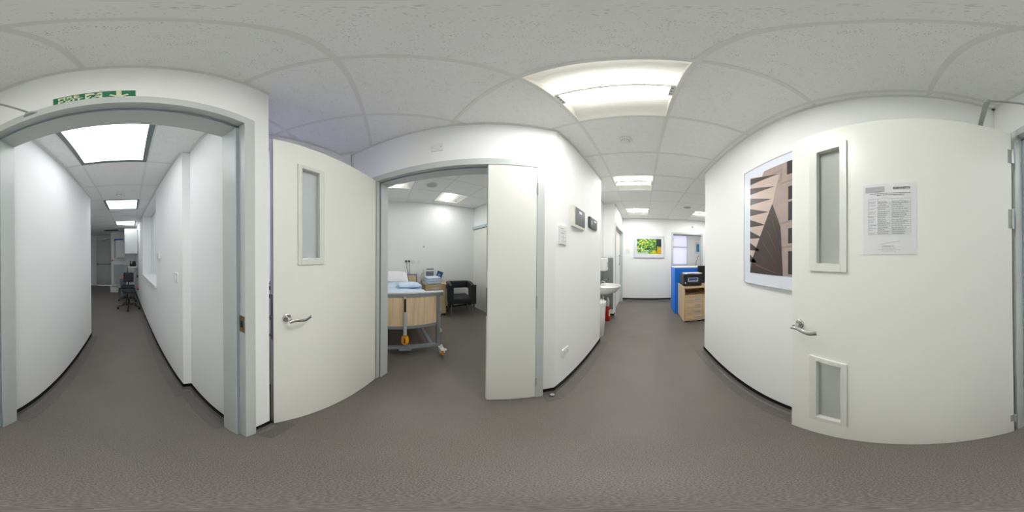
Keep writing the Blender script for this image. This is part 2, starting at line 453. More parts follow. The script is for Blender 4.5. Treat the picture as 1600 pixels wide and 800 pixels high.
strip((-.478, -.68), (-.478, -1.243), ZS, s=1); strip((-.478, -1.243), (-.412, -1.255), ZS, s=1)
strip((.8, -6.6), (-.14, -6.6), ZS, s=-1); strip((.634, -2.53), (2.08, -2.53), ZS, s=-1)
struct(tr.build('trim_1', 'bar'), 'thin edge trim around the ceilings', 'trim')

# skirtings
skirting('east', [(.81, -.545), (.81, 2.02), (.96, 2.02)], 1, 'coved vinyl skirting under the framed print')
skirting('south', [(-.512, -.545), (-.618, -.545), (-.618, -1.1)], -1, 'short coved skirting at the end of the fire exit wall')
skirting('southeast', [(.67, -.545), (.81, -.545)], 1)
skirting('west', [D(1.80), CORN, (-.622, 2.343), (-.88, 2.343), (-.88, 3.57), (-.635, 3.57), (-.635, 3.70)], -1, 'coved vinyl skirting under the notice boards')
skirting('bay', [(bayend.x, bayend.y), (K.x, K.y), D(.37)], -1)
skirting('north', [(-.635, 5.09), (-.635, 5.12), (.895, 5.12)], -1, 'black capped skirting of the end wall')
skirting('corridor_west', [(-.478, -.69), (-.478, -1.243), (-.412, -1.255), (RW1.x, RW1.y), (.80, -6.6)], 1, 'coved skirting below the corridor window')
skirting('corridor_east', [(.634, -.69), (.634, -2.53), (2.08, -2.53)], -1, 'coved skirting of the plain corridor wall')
skirting('bedroom', [(-3.85, -1.3), (-3.85, 2.28), (-3.72, 2.28)], -1, 'black coved skirting behind the bed')

# ------------------------------------------------------------------ doors
def door_frame(parent, x0, x1, h, depth, arch=.06, right=True, left=True):
    """local: x along the wall, y=0 wall face, +y to the viewer; opening x0..x1"""
    b = B(); p = .012; st = .016; rb = -.034
    def jamb(xi, s):
        pts = [(xi - s * arch, p), (xi, p), (xi, rb), (xi + s * st, rb), (xi + s * st, -depth - .008), (xi - s * .0095, -depth - .008), (xi - s * .0095, 0), (xi - s * arch, 0)]
        b.prism(pts, 0, h + arch)
    jamb(x0, 1); jamb(x1, -1)
    prof = [(p, h), (p, h + arch), (0, h + arch), (0, h + .0095), (-depth - .008, h + .0095), (-depth - .008, h - st), (rb, h - st), (rb, h)]
    b.extr(prof, x0, x1)
    f = b.build('door_frame', 'frame', parent, bevel=.0015)
    s = B()
    for xi, q in ((x0, 1), (x1, -1)): s.box(min(xi, xi + q * .013), max(xi, xi + q * .013), rb - .0005, rb + .004, 0, h)
    s.box(x0, x1, rb - .0005, rb + .004, h - .013, h)
    s.build('seal', 'seal', f)
    return f

def lever(parent, x, z, s, name='handle'):
    """lever on a round rose; blade runs towards s*x"""
    b = B()
    b.tube([(x, 0, z), (x, .006, z), (x, .009, z)], [.0255, .0255, .022], 28)
    b.tube([(x, .008, z), (x, .05, z)], .0095, 16)
    pts = []; rr = []
    for i in range(15):
        t = i / 14
        xx = x + s * (-.012 + .142 * t)
        yy = .056 + .002 * sin(pi * t) - .012 * t * t
        zz = z - .008 + .005 * sin(pi * min(1, t / .45)) * (t < .45) - .006 * max(0, sin(pi * (t - .45) / .5)) * (t > .45) + .004 * max(0, t - .75) / .25
        pts.append((xx, yy, zz))
        rr.append((.0045 + .001 * sin(pi * t), .0080 + .0045 * t))
    b.tube(pts, rr, 14)
    return b.build(name, 'steel', parent, smooth='angle')

def door_leaf(parent, L, h, panels, loc, rz, hinge_z, lever_s=None, gap=.008, t=.044, rev=False):
    """hinge at x=0, face y=0 towards the viewer, thickness to -y"""
    b = B()
    if panels:
        a, c = panels[0][4:6]
        b.box(0, a, -t, 0, gap, h); b.box(c, L, -t, 0, gap, h)
        z = gap
        for (_, _, z0, z1, _, _, g0, g1) in sorted(panels, key=lambda q: q[6]):
            b.box(a, c, -t, 0, z, g0); z = g1
        b.box(a, c, -t, 0, z, h)
    else: b.box(0, L, -t, 0, gap, h)
    leaf = b.build('leaf', 'leaf', parent, loc=loc, rz=rz)
    for (x0, x1, z0, z1, a, c, g0, g1) in panels:
        f = B()
        for y0, y1 in ((-.02, .009), (-t - .009, -t + .02)):
            f.box(x0, a, y0 if y0 > -.03 else y0, y1, z0, z1) if False else None
        for (ya, yb) in ((0.0, .009), (-t - .009, -t)):
            f.box(x0, a, ya, yb, z0, z1); f.box(c, x1, ya, yb, z0, z1); f.box(a, c, ya, yb, z0, g0); f.box(a, c, ya, yb, g1, z1)
        for (ya, yb) in ((-.018, .009), (-t - .009, -t + .018)):
            f.box(a - .0005, a + .006, ya, yb, g0, g1); f.box(c - .006, c + .0005, ya, yb, g0, g1)
            f.box(a, c, ya, yb, g0 - .0005, g0 + .006); f.box(a, c, ya, yb, g1 - .006, g1 + .0005)
        f.build('glazing_bead', 'bead', leaf, bevel=.0015)
        B().box(a, c, -t / 2 - .003, -t / 2 + .003, g0, g1).build('glass', 'glass', leaf)
    if lever_s is not None: lever(leaf, lever_s, 1.078, -1)
    for z in hinge_z:
        hb = B(); hb.tube([(-.004, .007, z - .05), (-.004, .007, z + .05)], .0065, 12)
        hb.box(-.004, .02, -.0002, .0015, z - .048, z + .048)
        hb.build('hinge', 'armgrey', leaf)
    return leaf

# bedroom doorway on the angled wall (local x = along U reversed so that +y faces the lobby)
# local frame: origin at D(0), x along U; the lobby side is -W  -> mirror by using rz = ANG+pi
d1 = struct(thing('door_1', 'wide bedroom doorway with grey frame and a narrow closed leaf beside the open one', 'door', (K.x, K.y, 0), ANG + pi))
# in this frame x runs towards the bay: x = -u, +y = -W (lobby)
fr1 = door_frame(d1, -1.742, -.43, 2.168, .136)
leafA = door_leaf(d1, .953, 2.168, [(.613, .807, 1.378, 2.005, .647, .784, 1.411, 1.985)], (-.433, .006, 0),
                  0, [], lever_s=.876)
# world direction wanted for the open leaf: (.887,-.463); express in the door_1 frame
leafA.rotation_euler = (0, 0, atan2(-.463, .887) - (ANG + pi))
lp = Vector((-1.497, -.104)) - K
leafA.location = (-(lp.dot(U)), -(lp.dot(W)), 0)
B().box(.9525, .9545, -.034, -.012, .94, 1.22).box(.953, .967, -.030, -.016, 1.07, 1.095).build('latch', 'dsteel', leafA, bevel=.001)
B().box(.9527, .9537, -.0085, -.0065, .01, 2.165).build('edge_groove', 'darkgrille', leafA)
leafB = B().box(0, .360, -.044, 0, .008, 2.163).build('narrow_leaf', 'leaf', d1, loc=(-1.7405, .010, 0), bevel=.001)
B().box(.360, .368, -.044, -.018, .008, 2.163).build('rebate_strip', 'bead', leafB)
for z in (.25, 1.08, 1.965):
    hb = B(); hb.tube([(-.003, .006, z - .05), (-.003, .006, z + .05)], .006, 12); hb.build('hinge', 'armgrey', leafB)
B().box(.3605, .3695, -.018, -.004, .98, 1.2).build('flush_bolt', 'dsteel', leafB)

# fire exit doorway (frame: local x world -X so that +y faces north)
d2 = struct(thing('door_2', 'fire exit doorway with grey frame and wide white door folded back against the print wall', 'door', (0, -.545, 0), 0))
fr2 = door_frame(d2, -.451, .608, 2.168, .135)
B().box(-.4512, -.4490, -.026, .006, 1.07, 1.155).box(-.4495, -.4475, -.018, -.004, 1.095, 1.13, 1).build('strike_plate', ['brass', 'black'], fr2, bevel=.0005)
leafC = door_leaf(d2, 1.034, 2.168, [(.72, .915, 1.372, 2.045, .748, .878, 1.402, 2.012), (.72, .915, .255, .90, .744, .880, .305, .878)],
                  (.6, .045, 0), atan2(.996, .088), [1.985, 1.62, .25], lever_s=.978)
# closer on the far side of the leaf, its arm reaching over the top edge
cb = B().box(.06, .30, -.1, -.046, 2.02, 2.09).build('closer_body', 'greyplastic', leafC, bevel=.004)
def lc(px, py):  # world to leaf-local
    v = Vector((px - .6, py + .5)); a = atan2(.996, .088)
    return (v.x * cos(-a) - v.y * sin(-a), v.x * sin(-a) + v.y * cos(-a))
A0 = lc(.665, -.37); A1 = lc(.487, -.30); A2 = lc(.372, -.52)
arm = B()
arm.tube([(A0[0], A0[1], 2.08), (A0[0], A0[1], 2.235)], .012, 12)
dx, dy = A1[0] - A0[0], A1[1] - A0[1]; L = hypot(dx, dy); nx, ny = -dy / L * .011, dx / L * .011
arm.prism([(A0[0] + nx, A0[1] + ny), (A1[0] + nx, A1[1] + ny), (A1[0] - nx, A1[1] - ny), (A0[0] - nx, A0[1] - ny)], 2.232, 2.240)
arm.tube([(A1[0], A1[1], 2.225), (A1[0], A1[1], 2.25)], .011, 14)
arm.tube([(A1[0], A1[1], 2.246), ((A1[0] + A2[0]) / 2, (A1[1] + A2[1]) / 2, 2.246), (A2[0], A2[1], 2.215)], [(.008, .004), (.007, .004), (.006, .005)], 10)
arm.build('closer_arm', 'armgrey', leafC)
B().prism([(.335, .012), (.405, .012), (.385, .028), (.355, .028)], 2.200, 2.214).build('closer_shoe', 'armgrey', fr2, bevel=.002)

# side door in the north corridor
d3 = struct(thing('door_3', 'closed white door in a grey frame beyond the wash basin', 'door', (-.635, 0, 0), -pi / 2))
f3 = door_frame(d3, -5.03, -3.76, 2.168, .13)
l3 = B().box(-5.012, -3.78, -.128, -.084, .008, 2.15).build('leaf', 'leaf', d3, bevel=.001)
B().tube([(-4.86, -.062, 1.17), (-4.86, -.062, 1.48)], .008, 10).box(-4.866, -4.854, -.086, -.06, 1.19, 1.21).box(-4.866, -4.854, -.086, -.06, 1.44, 1.46).build('pull_handle', 'dsteel', l3)
# doorway in the north end wall
d4 = struct(thing('door_4', 'grey framed doorway beyond the printer cabinet', 'door', (0, 5.12, 0), pi))
door_frame(d4, -1.92, -.96, 2.168, .15)
# far fire door
d5 = struct(thing('door_5', 'far grey fire door with a panic bar at the corridor end', 'door', (0, -7.65, 0), 0))
b = B(); b.box(.905, .93, -.05, .02, 0, 2.29).box(1.61, 1.635, -.05, .02, 0, 2.29).box(.905, 1.635, -.05, .02, 2.262, 2.30)
b.build('door_frame', 'frame', d5, bevel=.002)
l5 = B().box(.932, 1.608, -.045, -.003, .01, 2.258).build('leaf', mat('far_door_paint', rgb(206, 212, 208), .4), d5, bevel=.002)
pb = B(); pb.tube([(.95, .045, 1.03), (1.59, .045, 1.03)], .014, 12); pb.box(.945, .985, -.003, .06, .98, 1.09); pb.box(1.555, 1.595, -.003, .06, .98, 1.09)
pb.build('panic_bar', 'dsteel', l5, bevel=.002)
B().box(.95, 1.18, 0, .045, 2.18, 2.235).build('closer_body', 'greyplastic', l5, bevel=.003)
b = B().box(.932, 1.608, -.003, -.001, .08, .30); b.build('kick_plate', 'lightmetal', l5)

sg = thing('fire_exit_sign', 'small green exit sign stuck on the far grey fire door', 'sign', (1.25, -7.6515, 2.135))
B().box(-.17, .17, 0, .0015, -.045, .045).build('sign_plate', mat('sign_plate_grey', rgb(196, 208, 196), .5), sg)
text('EXIT', .085, 'green', sg, (.13, .002, -.03), (pi / 2, 0, pi), sx=1.3)
lb = thing('exit_light', 'long white light box above the far fire door', 'light', (1.25, -7.65, 2.36))
B().box(-.33, .33, .001, .09, -.03, .03).build('housing', 'plastic', lb, bevel=.006)

# ------------------------------------------------------------------ windows
# bay window behind the open door
wb = struct(thing('window_1', 'tall window with drawn pale blind behind the open door', 'window', (K.x, K.y, 0), atan2(bd.y, bd.x)))
b = B()
for x in (.10, .62, 1.15): b.box(x, x + .05, -.27, -.21, 1.03, 2.60)
b.box(.10, 1.20, -.27, -.21, 2.54, 2.60).box(.10, 1.20, -.27, -.21, 1.03, 1.09)
b.build('window_frame', 'upvc', wb, bevel=.003)
B().box(.12, 1.18, -.245, -.240, 1.05, 2.58).build('glass', 'clear', wb)
B().box(.10, 1.20, -.19, -.188, 1.10, 2.56).build('blind', 'blind', wb)
B().box(.07, 1.23, -.26, .02, 1.005, 1.034).build('window_sill', 'upvc', wb, bevel=.004)
# corridor window
ws = struct(thing('window_2', 'white blind window set deep in the corridor wall', 'window', (RW0.x, RW0.y, 0), atan2(rd.y, rd.x)))
b = B()
for x in (1.04, 1.79, 2.53): b.box(x, x + .05, -.31, -.25, 1.0, 2.37)
b.box(1.04, 2.58, -.31, -.25, 2.31, 2.37).box(1.04, 2.58, -.31, -.25, 1.0, 1.06)
b.build('window_frame', 'upvc', ws, bevel=.003)
B().box(1.05, 2.57, -.283, -.279, 1.02, 2.35).build('glass', 'clear', ws)
b = B()
for i in range(12): b.box(1.041 + i * .1282, 1.041 + i * .1282 + .1275, -.215 + .004 * (i % 2), -.213 + .004 * (i % 2), 1.03, 2.34)
b.box(1.05, 2.57, -.23, -.2, 2.34, 2.369)
b.build('blind', 'blindwhite', ws)
B().box(1.01, 2.61, -.33, .03, .972, 1.004).build('window_sill', 'plastic', ws, bevel=.004)
# window of the far office
wn = struct(thing('window_3', 'window with half drawn lilac blind seen through the far doorway', 'window', (0, 8.0, 0), pi))
b = B()
for x in (-2.26, -1.50): b.box(x, x + .05, -.11, -.05, 1.0, 2.56)
b.box(-2.26, -1.45, -.11, -.05, 2.50, 2.56).box(-2.26, -1.45, -.11, -.05, 1.0, 1.06).box(-2.26, -1.45, -.11, -.04, 1.90, 1.95)
b.build('window_frame', 'upvc', wn, bevel=.003)
B().box(-2.25, -1.46, -.085, -.080, 1.02, 2.54).build('glass', 'clear', wn)
B().box(-2.23, -1.48, -.035, -.033, 1.93, 2.55).build('blind', 'blind_far', wn)
B().box(-2.23, -1.48, -.045, -.043, 1.02, 1.92).build('lower_blind', 'blind_far', wn)
B().box(-2.32, -1.40, -.13, .04, .975, 1.004).build('window_sill', 'plastic', wn, bevel=.004)

# ------------------------------------------------------------------ lights
def troffer(sfx=''):
    t = thing('ceiling_light', 'x', 'light')
    h = .288; b = B(); n = 10
    prof = []
    for i in range(n + 1):
        a = i / n; y = h - a * (h - .05); z = .085 * sin(a * pi * .62) ** .8
        prof.append((y, z))
    for s in (1, -1):
        v = [(x, s * y, z) for x in (-h, h) for (y, z) in prof]; k = n + 1
        b.add(v, [((i, i + 1, k + i + 1, k + i) if s > 0 else (i, k + i, k + i + 1, i + 1)) for i in range(n)])
    zt = prof[-1][1]
    b.add([(-h, -.05, zt), (h, -.05, zt), (h, .05, zt), (-h, .05, zt)], [(0, 1, 2, 3)])
    for x in (-h, h):
        b.add([(x, -h, 0), (x, h, 0), (x * .985, h, .10), (x * .985, -h, .10)], [(0, 1, 2, 3)])
    b.box(-h - .001, h + .001, -h - .001, h + .001, .10, .103)
    b.box(-h - .002, -h, -h, h, 0, .1).box(h, h + .002, -h, h, 0, .1).box(-h, h, -h - .002, -h, 0, .1).box(-h, h, h, h + .002, 0, .1)
    b.build('reflector', 'reflector', t)
    b = B()
    b.box(-.262, .262, -.040, .040, .006, .048, 0); b.box(-.262, .262, -.038, .038, .0485, .050, 1)
    b.box(-.262, .262, -.0425, -.0405, .005, .050, 2); b.box(-.262, .262, .0405, .0425, .005, .050, 2)
    b.build('lamp_basket', ['tube' + sfx, 'tube_top' + sfx, 'basket_side'], t)
    e = B()
    for s in (-1, 1):
        e.box(min(s * .262, s * .286), max(s * .262, s * .286), -.0435, .0435, .003, .052)
        for yy in (-.028, 0, .028):
            e.box(min(s * .268, s * .280), max(s * .268, s * .280), yy - .006, yy + .006, .0022, .0032, 1)
        for yy in (-.0455, .0435): e.box(-.286, .286, yy, yy + .002, .003, .012, 1)
    e.build('end_cap', ['plastic', 'greyplastic'], t)
    return t
tf = troffer(); tfb = troffer('_bed')
TL = [(-.15, .75, ZC, 'recessed square light with a lamp basket directly over the lobby, the largest in view', 0),
      (-.15, 2.55, ZC, 'recessed square light in the corridor ceiling nearest the wash basin recess', 0),
      (-.15, 4.35, ZC, 'recessed square light just before the end wall with the green print', 0),
      (1.65, 4.35, ZC, 'recessed square light over the office side beside the grey ceiling disc', 0),
      (1.65, 6.75, ZC, 'added unseen square light brightening the far office behind the grey doorway', 0),  # added fill, out of view above the door head, lifts the far office
      (-3.32, 1.36, ZB, 'recessed square light over the black chair in the bedroom', 0),
      (-2.72, .16, ZB, 'recessed square light over the hospital bed, cut off by the door frame', 0),
      (-1.52, 1.36, ZB, 'added unseen square light brightening the bedroom, hidden above the narrow door leaf', 0)]  # extra unseen fitting, added to light the bedroom surfaces facing the camera
for i, (x, y, z, lab, rz) in enumerate(TL):
    o = tf if i == 0 else (tfb if i == 5 else copy_tree(tf if i < 5 else tfb))
    o.location = (x, y, z + .0005); o['label'] = lab; o['group'] = 'recessed basket lights'
def led():
    t = thing('ceiling_panel_light', 'x', 'light')
    b = B(); h = .299
    w = .038
    for a in ((-h, -h + w, -h, h), (h - w, h, -h, h), (-h + w, h - w, -h, -h + w), (-h + w, h - w, h - w, h)): b.box(*a, -.004, .012)
    b.build('light_frame', 'aluframe', t, bevel=.001)
    B().box(-h + w, h - w, -h + w, h - w, .0005, .006).build('diffuser', 'panel', t)
    return t
lp0 = led()
for i, (x, y, lab) in enumerate([(.15, -1.18, 'flat square light panel just inside the fire exit doorway'), (.15, -2.98, 'flat square light panel in the middle of the fire corridor'),
                              (.15, -4.78, 'flat square light panel at the far end above the wall cupboards'), (1.35, -3.58, 'added unseen light panel brightening the corridor end, hidden round the corner by the long plain wall')]):  # last panel is added out of sight to brighten the far corridor
    o = lp0 if i == 0 else copy_tree(lp0)
    o.location = (x, y, ZS); o['label'] = lab; o['group'] = 'flat corridor light panels'

def smoke(loc, lab):
    t = thing('smoke_detector', lab, 'smoke detector', loc)
    B().lathe([(.0, -.001), (.052, -.001), (.052, -.012), (.046, -.018), (.040, -.02), (.0, -.02)], n=32).build('base', 'plastic', t, smooth='angle')
    b = B().lathe([(.036, -.02), (.036, -.034), (.026, -.044), (.0, -.046)], n=32)
    b.build('sensor_head', 'plastic', t, smooth='angle')
    c = B()
    for i in range(12):
        a = i * pi / 6; c.tube([(.0362 * cos(a), .0362 * sin(a), -.023), (.0362 * cos(a), .0362 * sin(a), -.032)], .004, 6)
    c.build('vent_slots', 'greyplastic', t)
smoke((-.16, 1.39, ZC), 'round white smoke detector on the ceiling tile beside the large light')
smoke((.165, -2.39, ZS), 'round white smoke detector between two flat corridor panels')
def disc(loc, lab):
    t = thing('ceiling_speaker', lab, 'speaker', loc)
    B().lathe([(.0, 0), (.10, 0), (.098, -.008), (.085, -.012), (.0, -.012)], n=36).build('grille', mat('speaker_grille', rgb(176, 178, 176), .6), t, smooth='angle')
    B().lathe([(.085, 0), (.105, 0), (.105, -.006), (.10, -.009), (.088, -.011)], n=36).build('rim', 'plastic', t, smooth='angle')
disc((-2.74, .77, ZB), 'round grey grille disc on the bedroom ceiling')
disc((1.04, 3.75, ZC), 'round grey grille disc on the office ceiling')
v = thing('ceiling_vent', 'small dark ceiling vent before the far fire door', 'vent', (.72, -6.1, ZS))
B().box(-.27, .27, -.13, .13, -.008, 0).build('vent_frame', 'greyplastic', v)
b = B()
for i in range(7): b.box(-.25, .25, -.115 + i * .036, -.10 + i * .036, -.012, -.008)
b.build('slats', 'darkgrille', v)

# ------------------------------------------------------------------ lobby objects
# fire exit sign above the doorway; its foot is tucked behind the frame
sg = thing('fire_exit_sign', 'green and cream FIRE EXIT sign with running figure above the grey doorway', 'sign', (.125, -.5445, 2.252))
sg.rotation_euler = (0, 0, pi)
B().box(-.150, .150, -.0020, 0.0003, -.055, .055).build('backing', 'cream', sg)
B().box(-.146, .147, -.0024, -.0018, -.052, .052).build('green_field', 'green', sg)
text('FIRE', .040, 'cream', sg, (-.128, -.0026, .018), (pi / 2, 0, 0), sx=1.15, off=.0012)
text('EXIT', .040, 'cream', sg, (-.128, -.0026, -.017), (pi / 2, 0, 0), sx=1.15, off=.0012)
b = B()
def poly(b, pts, y, mi=0, t=.0003):
    n = len(pts); v = [(p[0], y, p[1]) for p in pts] + [(p[0], y + t, p[1]) for p in pts]
    b.add(v, [tuple(range(n)), tuple(range(n, 2 * n))[::-1]] + [(i, n + i, n + (i + 1) % n, (i + 1) % n) for i in range(n)], mi)
poly(b, [(-.024, -.036), (.036, -.036), (.036, .044), (-.024, .044)], -.0028)
b.build('white_square', 'cream', sg)
b = B()
def limb(p, q, w=.0045): 
    d = Vector((q[0] - p[0], q[1] - p[1])).normalized() * w
    poly(b, [(p[0] - d.y, p[1] + d.x), (p[0] + d.y, p[1] - d.x), (q[0] + d.y, q[1] - d.x), (q[0] - d.y, q[1] + d.x)], -.0032)
limb((.010, .022), (.0, .002), .0065); limb((.0, .002), (.018, -.006)); limb((.018, -.006), (.026, -.022)); limb((.0, .002), (-.008, -.014)); limb((-.008, -.014), (-.021, -.018))
limb((.008, .022), (.024, .014)); limb((.024, .014), (.031, .022)); limb((.006, .022), (-.010, .018)); limb((-.010, .018), (-.017, .006))
poly(b, [(.014 + .007 * cos(i * pi / 5), .034 + .007 * sin(i * pi / 5)) for i in range(10)], -.0032)
b.build('running_figure', 'green', sg)
b = B(); c = .092
poly(b, [(c - .009, .051), (c + .009, .051), (c + .009, .000), (c + .028, .016), (c + .034, .004), (c, -.021), (c - .034, .004), (c - .028, .016), (c - .009, .000)], -.0028)
b.build('arrow', 'cream', sg)

# notice on the folded-back door
a3 = atan2(.996, .088)
pn = thing('paper_notice', 'laminated printed notice with a table taped to the open fire door', 'notice', (.6 + .088 * .54, -.545 + .045 + .996 * .54, 1.60), a3 + pi)
# local: x to the right as read, -y towards the reader
b = B(); nx_ = 9
for i in range(nx_):
    x0 = -.108 + .216 * i / nx_; x1 = x0 + .216 / nx_
    y0 = -.0015 - .002 * abs(sin(i * 1.1)) * (1 if i in (0, nx_ - 1) else .3); y1 = -.0015 - .002 * abs(sin((i + 1) * 1.1)) * (1 if i + 1 in (0, nx_) else .3)
    b.add([(x0, y0, -.152), (x1, y1, -.152), (x1, y1, .152), (x0, y0, .152)], [(0, 1, 2, 3)])
    b.add([(x0, 0, -.152), (x1, 0, -.152), (x1, 0, .152), (x0, 0, .152)], [(3, 2, 1, 0)])
b.box(-.108, .108, -.0012, 0, -.152, .152)
b.build('sheet', 'paper', pn)
Y0 = -.0042
q = B(); q.box(-.097, -.018, Y0, Y0 + .0004, .114, .138); q.build('grey_block', 'block', pn)
text('EGENNETTS', .0125, 'ink', pn, (.016, Y0, .124), (pi / 2, 0, 0), off=.0002)
q = B(); rr = random.Random(3)
def words(x0, x1, z, h=.0022, mi=0):
    x = x0
    while x < x1:
        w = rr.uniform(.004, .012); q.box(x, min(x + w, x1), Y0, Y0 + .0003, z, z + h, mi); x += w + .0022
words(-.078, .085, .104); words(-.05, .06, .0965)
cols = [-.085, -.046, .012, .086]; zt, zb = .080, -.072
rows = [.080, .064, .058, .049, .040, .031, .020, .012, .004, -.004, -.014, -.022, -.030, -.038, -.048, -.056, -.064, -.072]
for xx in cols: q.box(xx, xx + .0006, Y0, Y0 + .0003, zb, zt, 1)
for k_, zz in enumerate(rows): q.box(cols[0] if k_ % 4 == 0 or k_ == 17 else cols[1], cols[-1], Y0, Y0 + .0003, zz, zz + .0006, 1)
for k_, zz in enumerate(rows[1:]):
    for c_ in range(3):
        if c_ == 0 and k_ % 4 == 3: continue
        words(cols[c_] + .002, cols[c_] + .002 + (cols[c_ + 1] - cols[c_]) * rr.uniform(.45, .85), zz + .003, .0018, 1)
words(-.03, .03, -.128, .001, 1); words(-.045, .045, -.134, .001, 1); words(-.03, .03, -.139, .001, 1)
q.build('printed_table', ['ink', 'inkgrey'], pn)
text('EGENNETTS', .0085, 'inkgrey', pn, (-.028, Y0, -.122), (pi / 2, 0, 0))
q = B(); q.tube([(-.04, Y0, -.113), (.0, Y0, -.105), (.045, Y0, -.100)], .0004, 6); q.build('signature_line', 'inkgrey', pn)

# large framed print on the east wall
fp = thing('framed_print', 'large white framed print of pleated forms beside a stone facade, partly behind the open door', 'picture', (.81, 0, 0), -pi / 2)
# local x = -(worldY) after rz=-90: local (x,y) -> world (y, -x): x right as read = -Y ; local y -> +X ; reader at -y
def fpb(x0, x1, z0, z1, y0, y1, b, mi=0): b.box(x0, x1, y0, y1, z0, z1, mi)
X0, X1, Z0, Z1 = -1.108, -.405, 1.228, 2.200
b = B()
for (xa, xb, za, zb) in ((X0, X0 + .008, Z0, Z1), (X1 - .008, X1, Z0, Z1), (X0 + .008, X1 - .008, Z0, Z0 + .008), (X0 + .008, X1 - .008, Z1 - .008, Z1)):
    b.box(xa, xb, -.022, -.001, za, zb)
b.build('frame', 'lightmetal', fp, bevel=.001)
B().box(X0 + .004, X1 - .004, -.018, -.002, Z0 + .004, Z1 - .004).build('mount_board', mat('mount_board', rgb(226, 232, 242), .3), fp)
ix0, ix1, iz0, iz1 = -1.022, -.49, 1.315, 2.118
art = ['facade_beige', 'facade_shade', 'dark_window', 'pleat_light', 'pleat_dark', 'pleat_brown', 'pale_corner']
M['facade_beige'] = mat('print_facade', rgb(168, 150, 144), .35, noise=.06, nscale=20)
M['facade_shade'] = mat('print_facade_line', rgb(150, 134, 130), .35)
M['dark_window'] = mat('print_window', rgb(44, 40, 44), .35)
M['pleat_light'] = mat('print_pleat_light', rgb(198, 178, 168), .35)
M['pleat_dark'] = mat('print_pleat_dark', rgb(66, 54, 52), .35)
M['pleat_brown'] = mat('print_pleat_brown', rgb(104, 82, 70), .35)
M['pale_corner'] = mat('print_sky', rgb(222, 226, 234), .35)
b = B(); wI, hI = ix1 - ix0, iz1 - iz0
def P2(pts, lay, mi): poly(b, [(ix0 + wI * max(0, min(1, s)), iz0 + hI * max(0, min(1, t))) for s, t in pts], -.0185 - lay * .0005, mi, .0004)
P2([(0, 0), (1, 0), (1, 1), (0, 1)], 0, 0)
P2([(0, .9), (0, 1), (.30, 1), (.24, .93), (.27, .80), (.0, .86)], 1, 6)
for (s0, t0, s1, t1) in ((.70, .86, .84, 1.0), (.72, .62, .80, .74), (.84, .66, .92, .76), (.72, .44, .80, .60), (.85, .44, .93, .60), (.72, .26, .80, .38), (.85, .27, .93, .38), (.72, .02, .82, .20), (.86, .03, .95, .2)):
    P2([(s0, t0), (s1, t0), (s1, t1), (s0, t1)], 1, 2)
for t in (.78, .42, .22): P2([(.60, t), (1, t + .02), (1, t + .035), (.60, t + .015)], 2, 1)
P2([(.42, .80), (.62, .82), (.62, .94), (.42, .92)], 1, 1); P2([(.44, .815), (.60, .835), (.60, .925), (.44, .905)], 2, 0)
# pleated forms: light fan above, dark fan below
P2([(0, 1.0), (.58, .885), (.46, .60), (.05, .10), (0, .2)], 3, 3)
for i in range(8):
    t = .985 - i * .115; xr = .56 - i * .055
    P2([(0, t), (0, t - .075), (xr, t - .085 - .0 * i)], 4, 4)
P2([(.46, .62), (.60, .40), (.64, .0), (0, .0), (.04, .12)], 4, 4)
for i in range(5):
    t = .50 - i * .10
    P2([(.44 - i * .09, t), (.47 - i * .08, t - .03), (.60 + .01 * i, t - .28)], 5, 5)
b.build('print_image', art, fp)

# W wall bits -----------------------------------------------------------------
wang = pi / 2  # faces +X : local x -> world +Y, local -y -> world +X
def on_west(name, lab, cat, y, z, group=None):
    x = -.622 - (2.343 - y) * .0266
    return thing(name, lab, cat, (x, y, z), pi / 2 + .0)
sn = on_west('paper_notice', 'grey framed paper notice nearest the corner of the wall', 'notice', 1.206, 1.612)
B().box(-.062, .062, -.012, 0.004, -.080, .080).build('holder', 'plastic', sn, bevel=.002)
b = B().box(-.055, .055, -.0132, -.0122, -.073, .073); b.build('sheet', 'paper', sn)
b = B(); rr2 = random.Random(5)
for z, l in ((.05, .05), (.034, .09), (.012, .06), (-.02, .09), (-.052, .1)): b.box(-.045, -.045 + l, -.0138, -.0133, z, z + (.006 if z in (.05, .012) else .002), 0)
b.box(-.002, 0, -.0138, -.0133, -.05, .0)
b.build('print', 'inkgrey', sn)
s1 = on_west('notice_board', 'larger dark faced notice board in a cream frame', 'notice board', 1.525, 1.828)
B().box(-.165, .135, -.024, 0.006, -.112, .095).build('board_frame', 'cream' if False else mat('cream_plastic', rgb(222, 222, 208), .4), s1, bevel=.003)
b = B().box(-.118, .133, -.026, -.024, -.088, .090)
for i in range(5): b.box(-.112 + i * .049, -.110 + i * .049, -.0266, -.026, -.08, .05, 1)
b.box(-.03, .04, -.0268, -.026, .040, .066, 2)
b.build('board_face', ['board', 'boardline', 'paper'], s1)
s2 = on_west('notice_board', 'smaller dark faced notice board in a cream frame, further from the corner', 'notice board', 1.965, 1.852)
B().box(-.155, .140, -.022, 0.006, -.072, .062).build('board_frame', s1.children[0].data.materials[0], s2, bevel=.003)
b = B().box(-.112, .138, -.024, -.022, -.052, .056)
for i in range(5): b.box(-.106 + i * .049, -.104 + i * .049, -.0246, -.024, -.045, .02, 1)
b.box(.0, .09, -.0248, -.024, .020, .038, 2); b.box(-.1, -.085, -.0248, -.024, -.03, .02, 2)
b.build('board_face', ['board', 'boardline', 'paper'], s2)
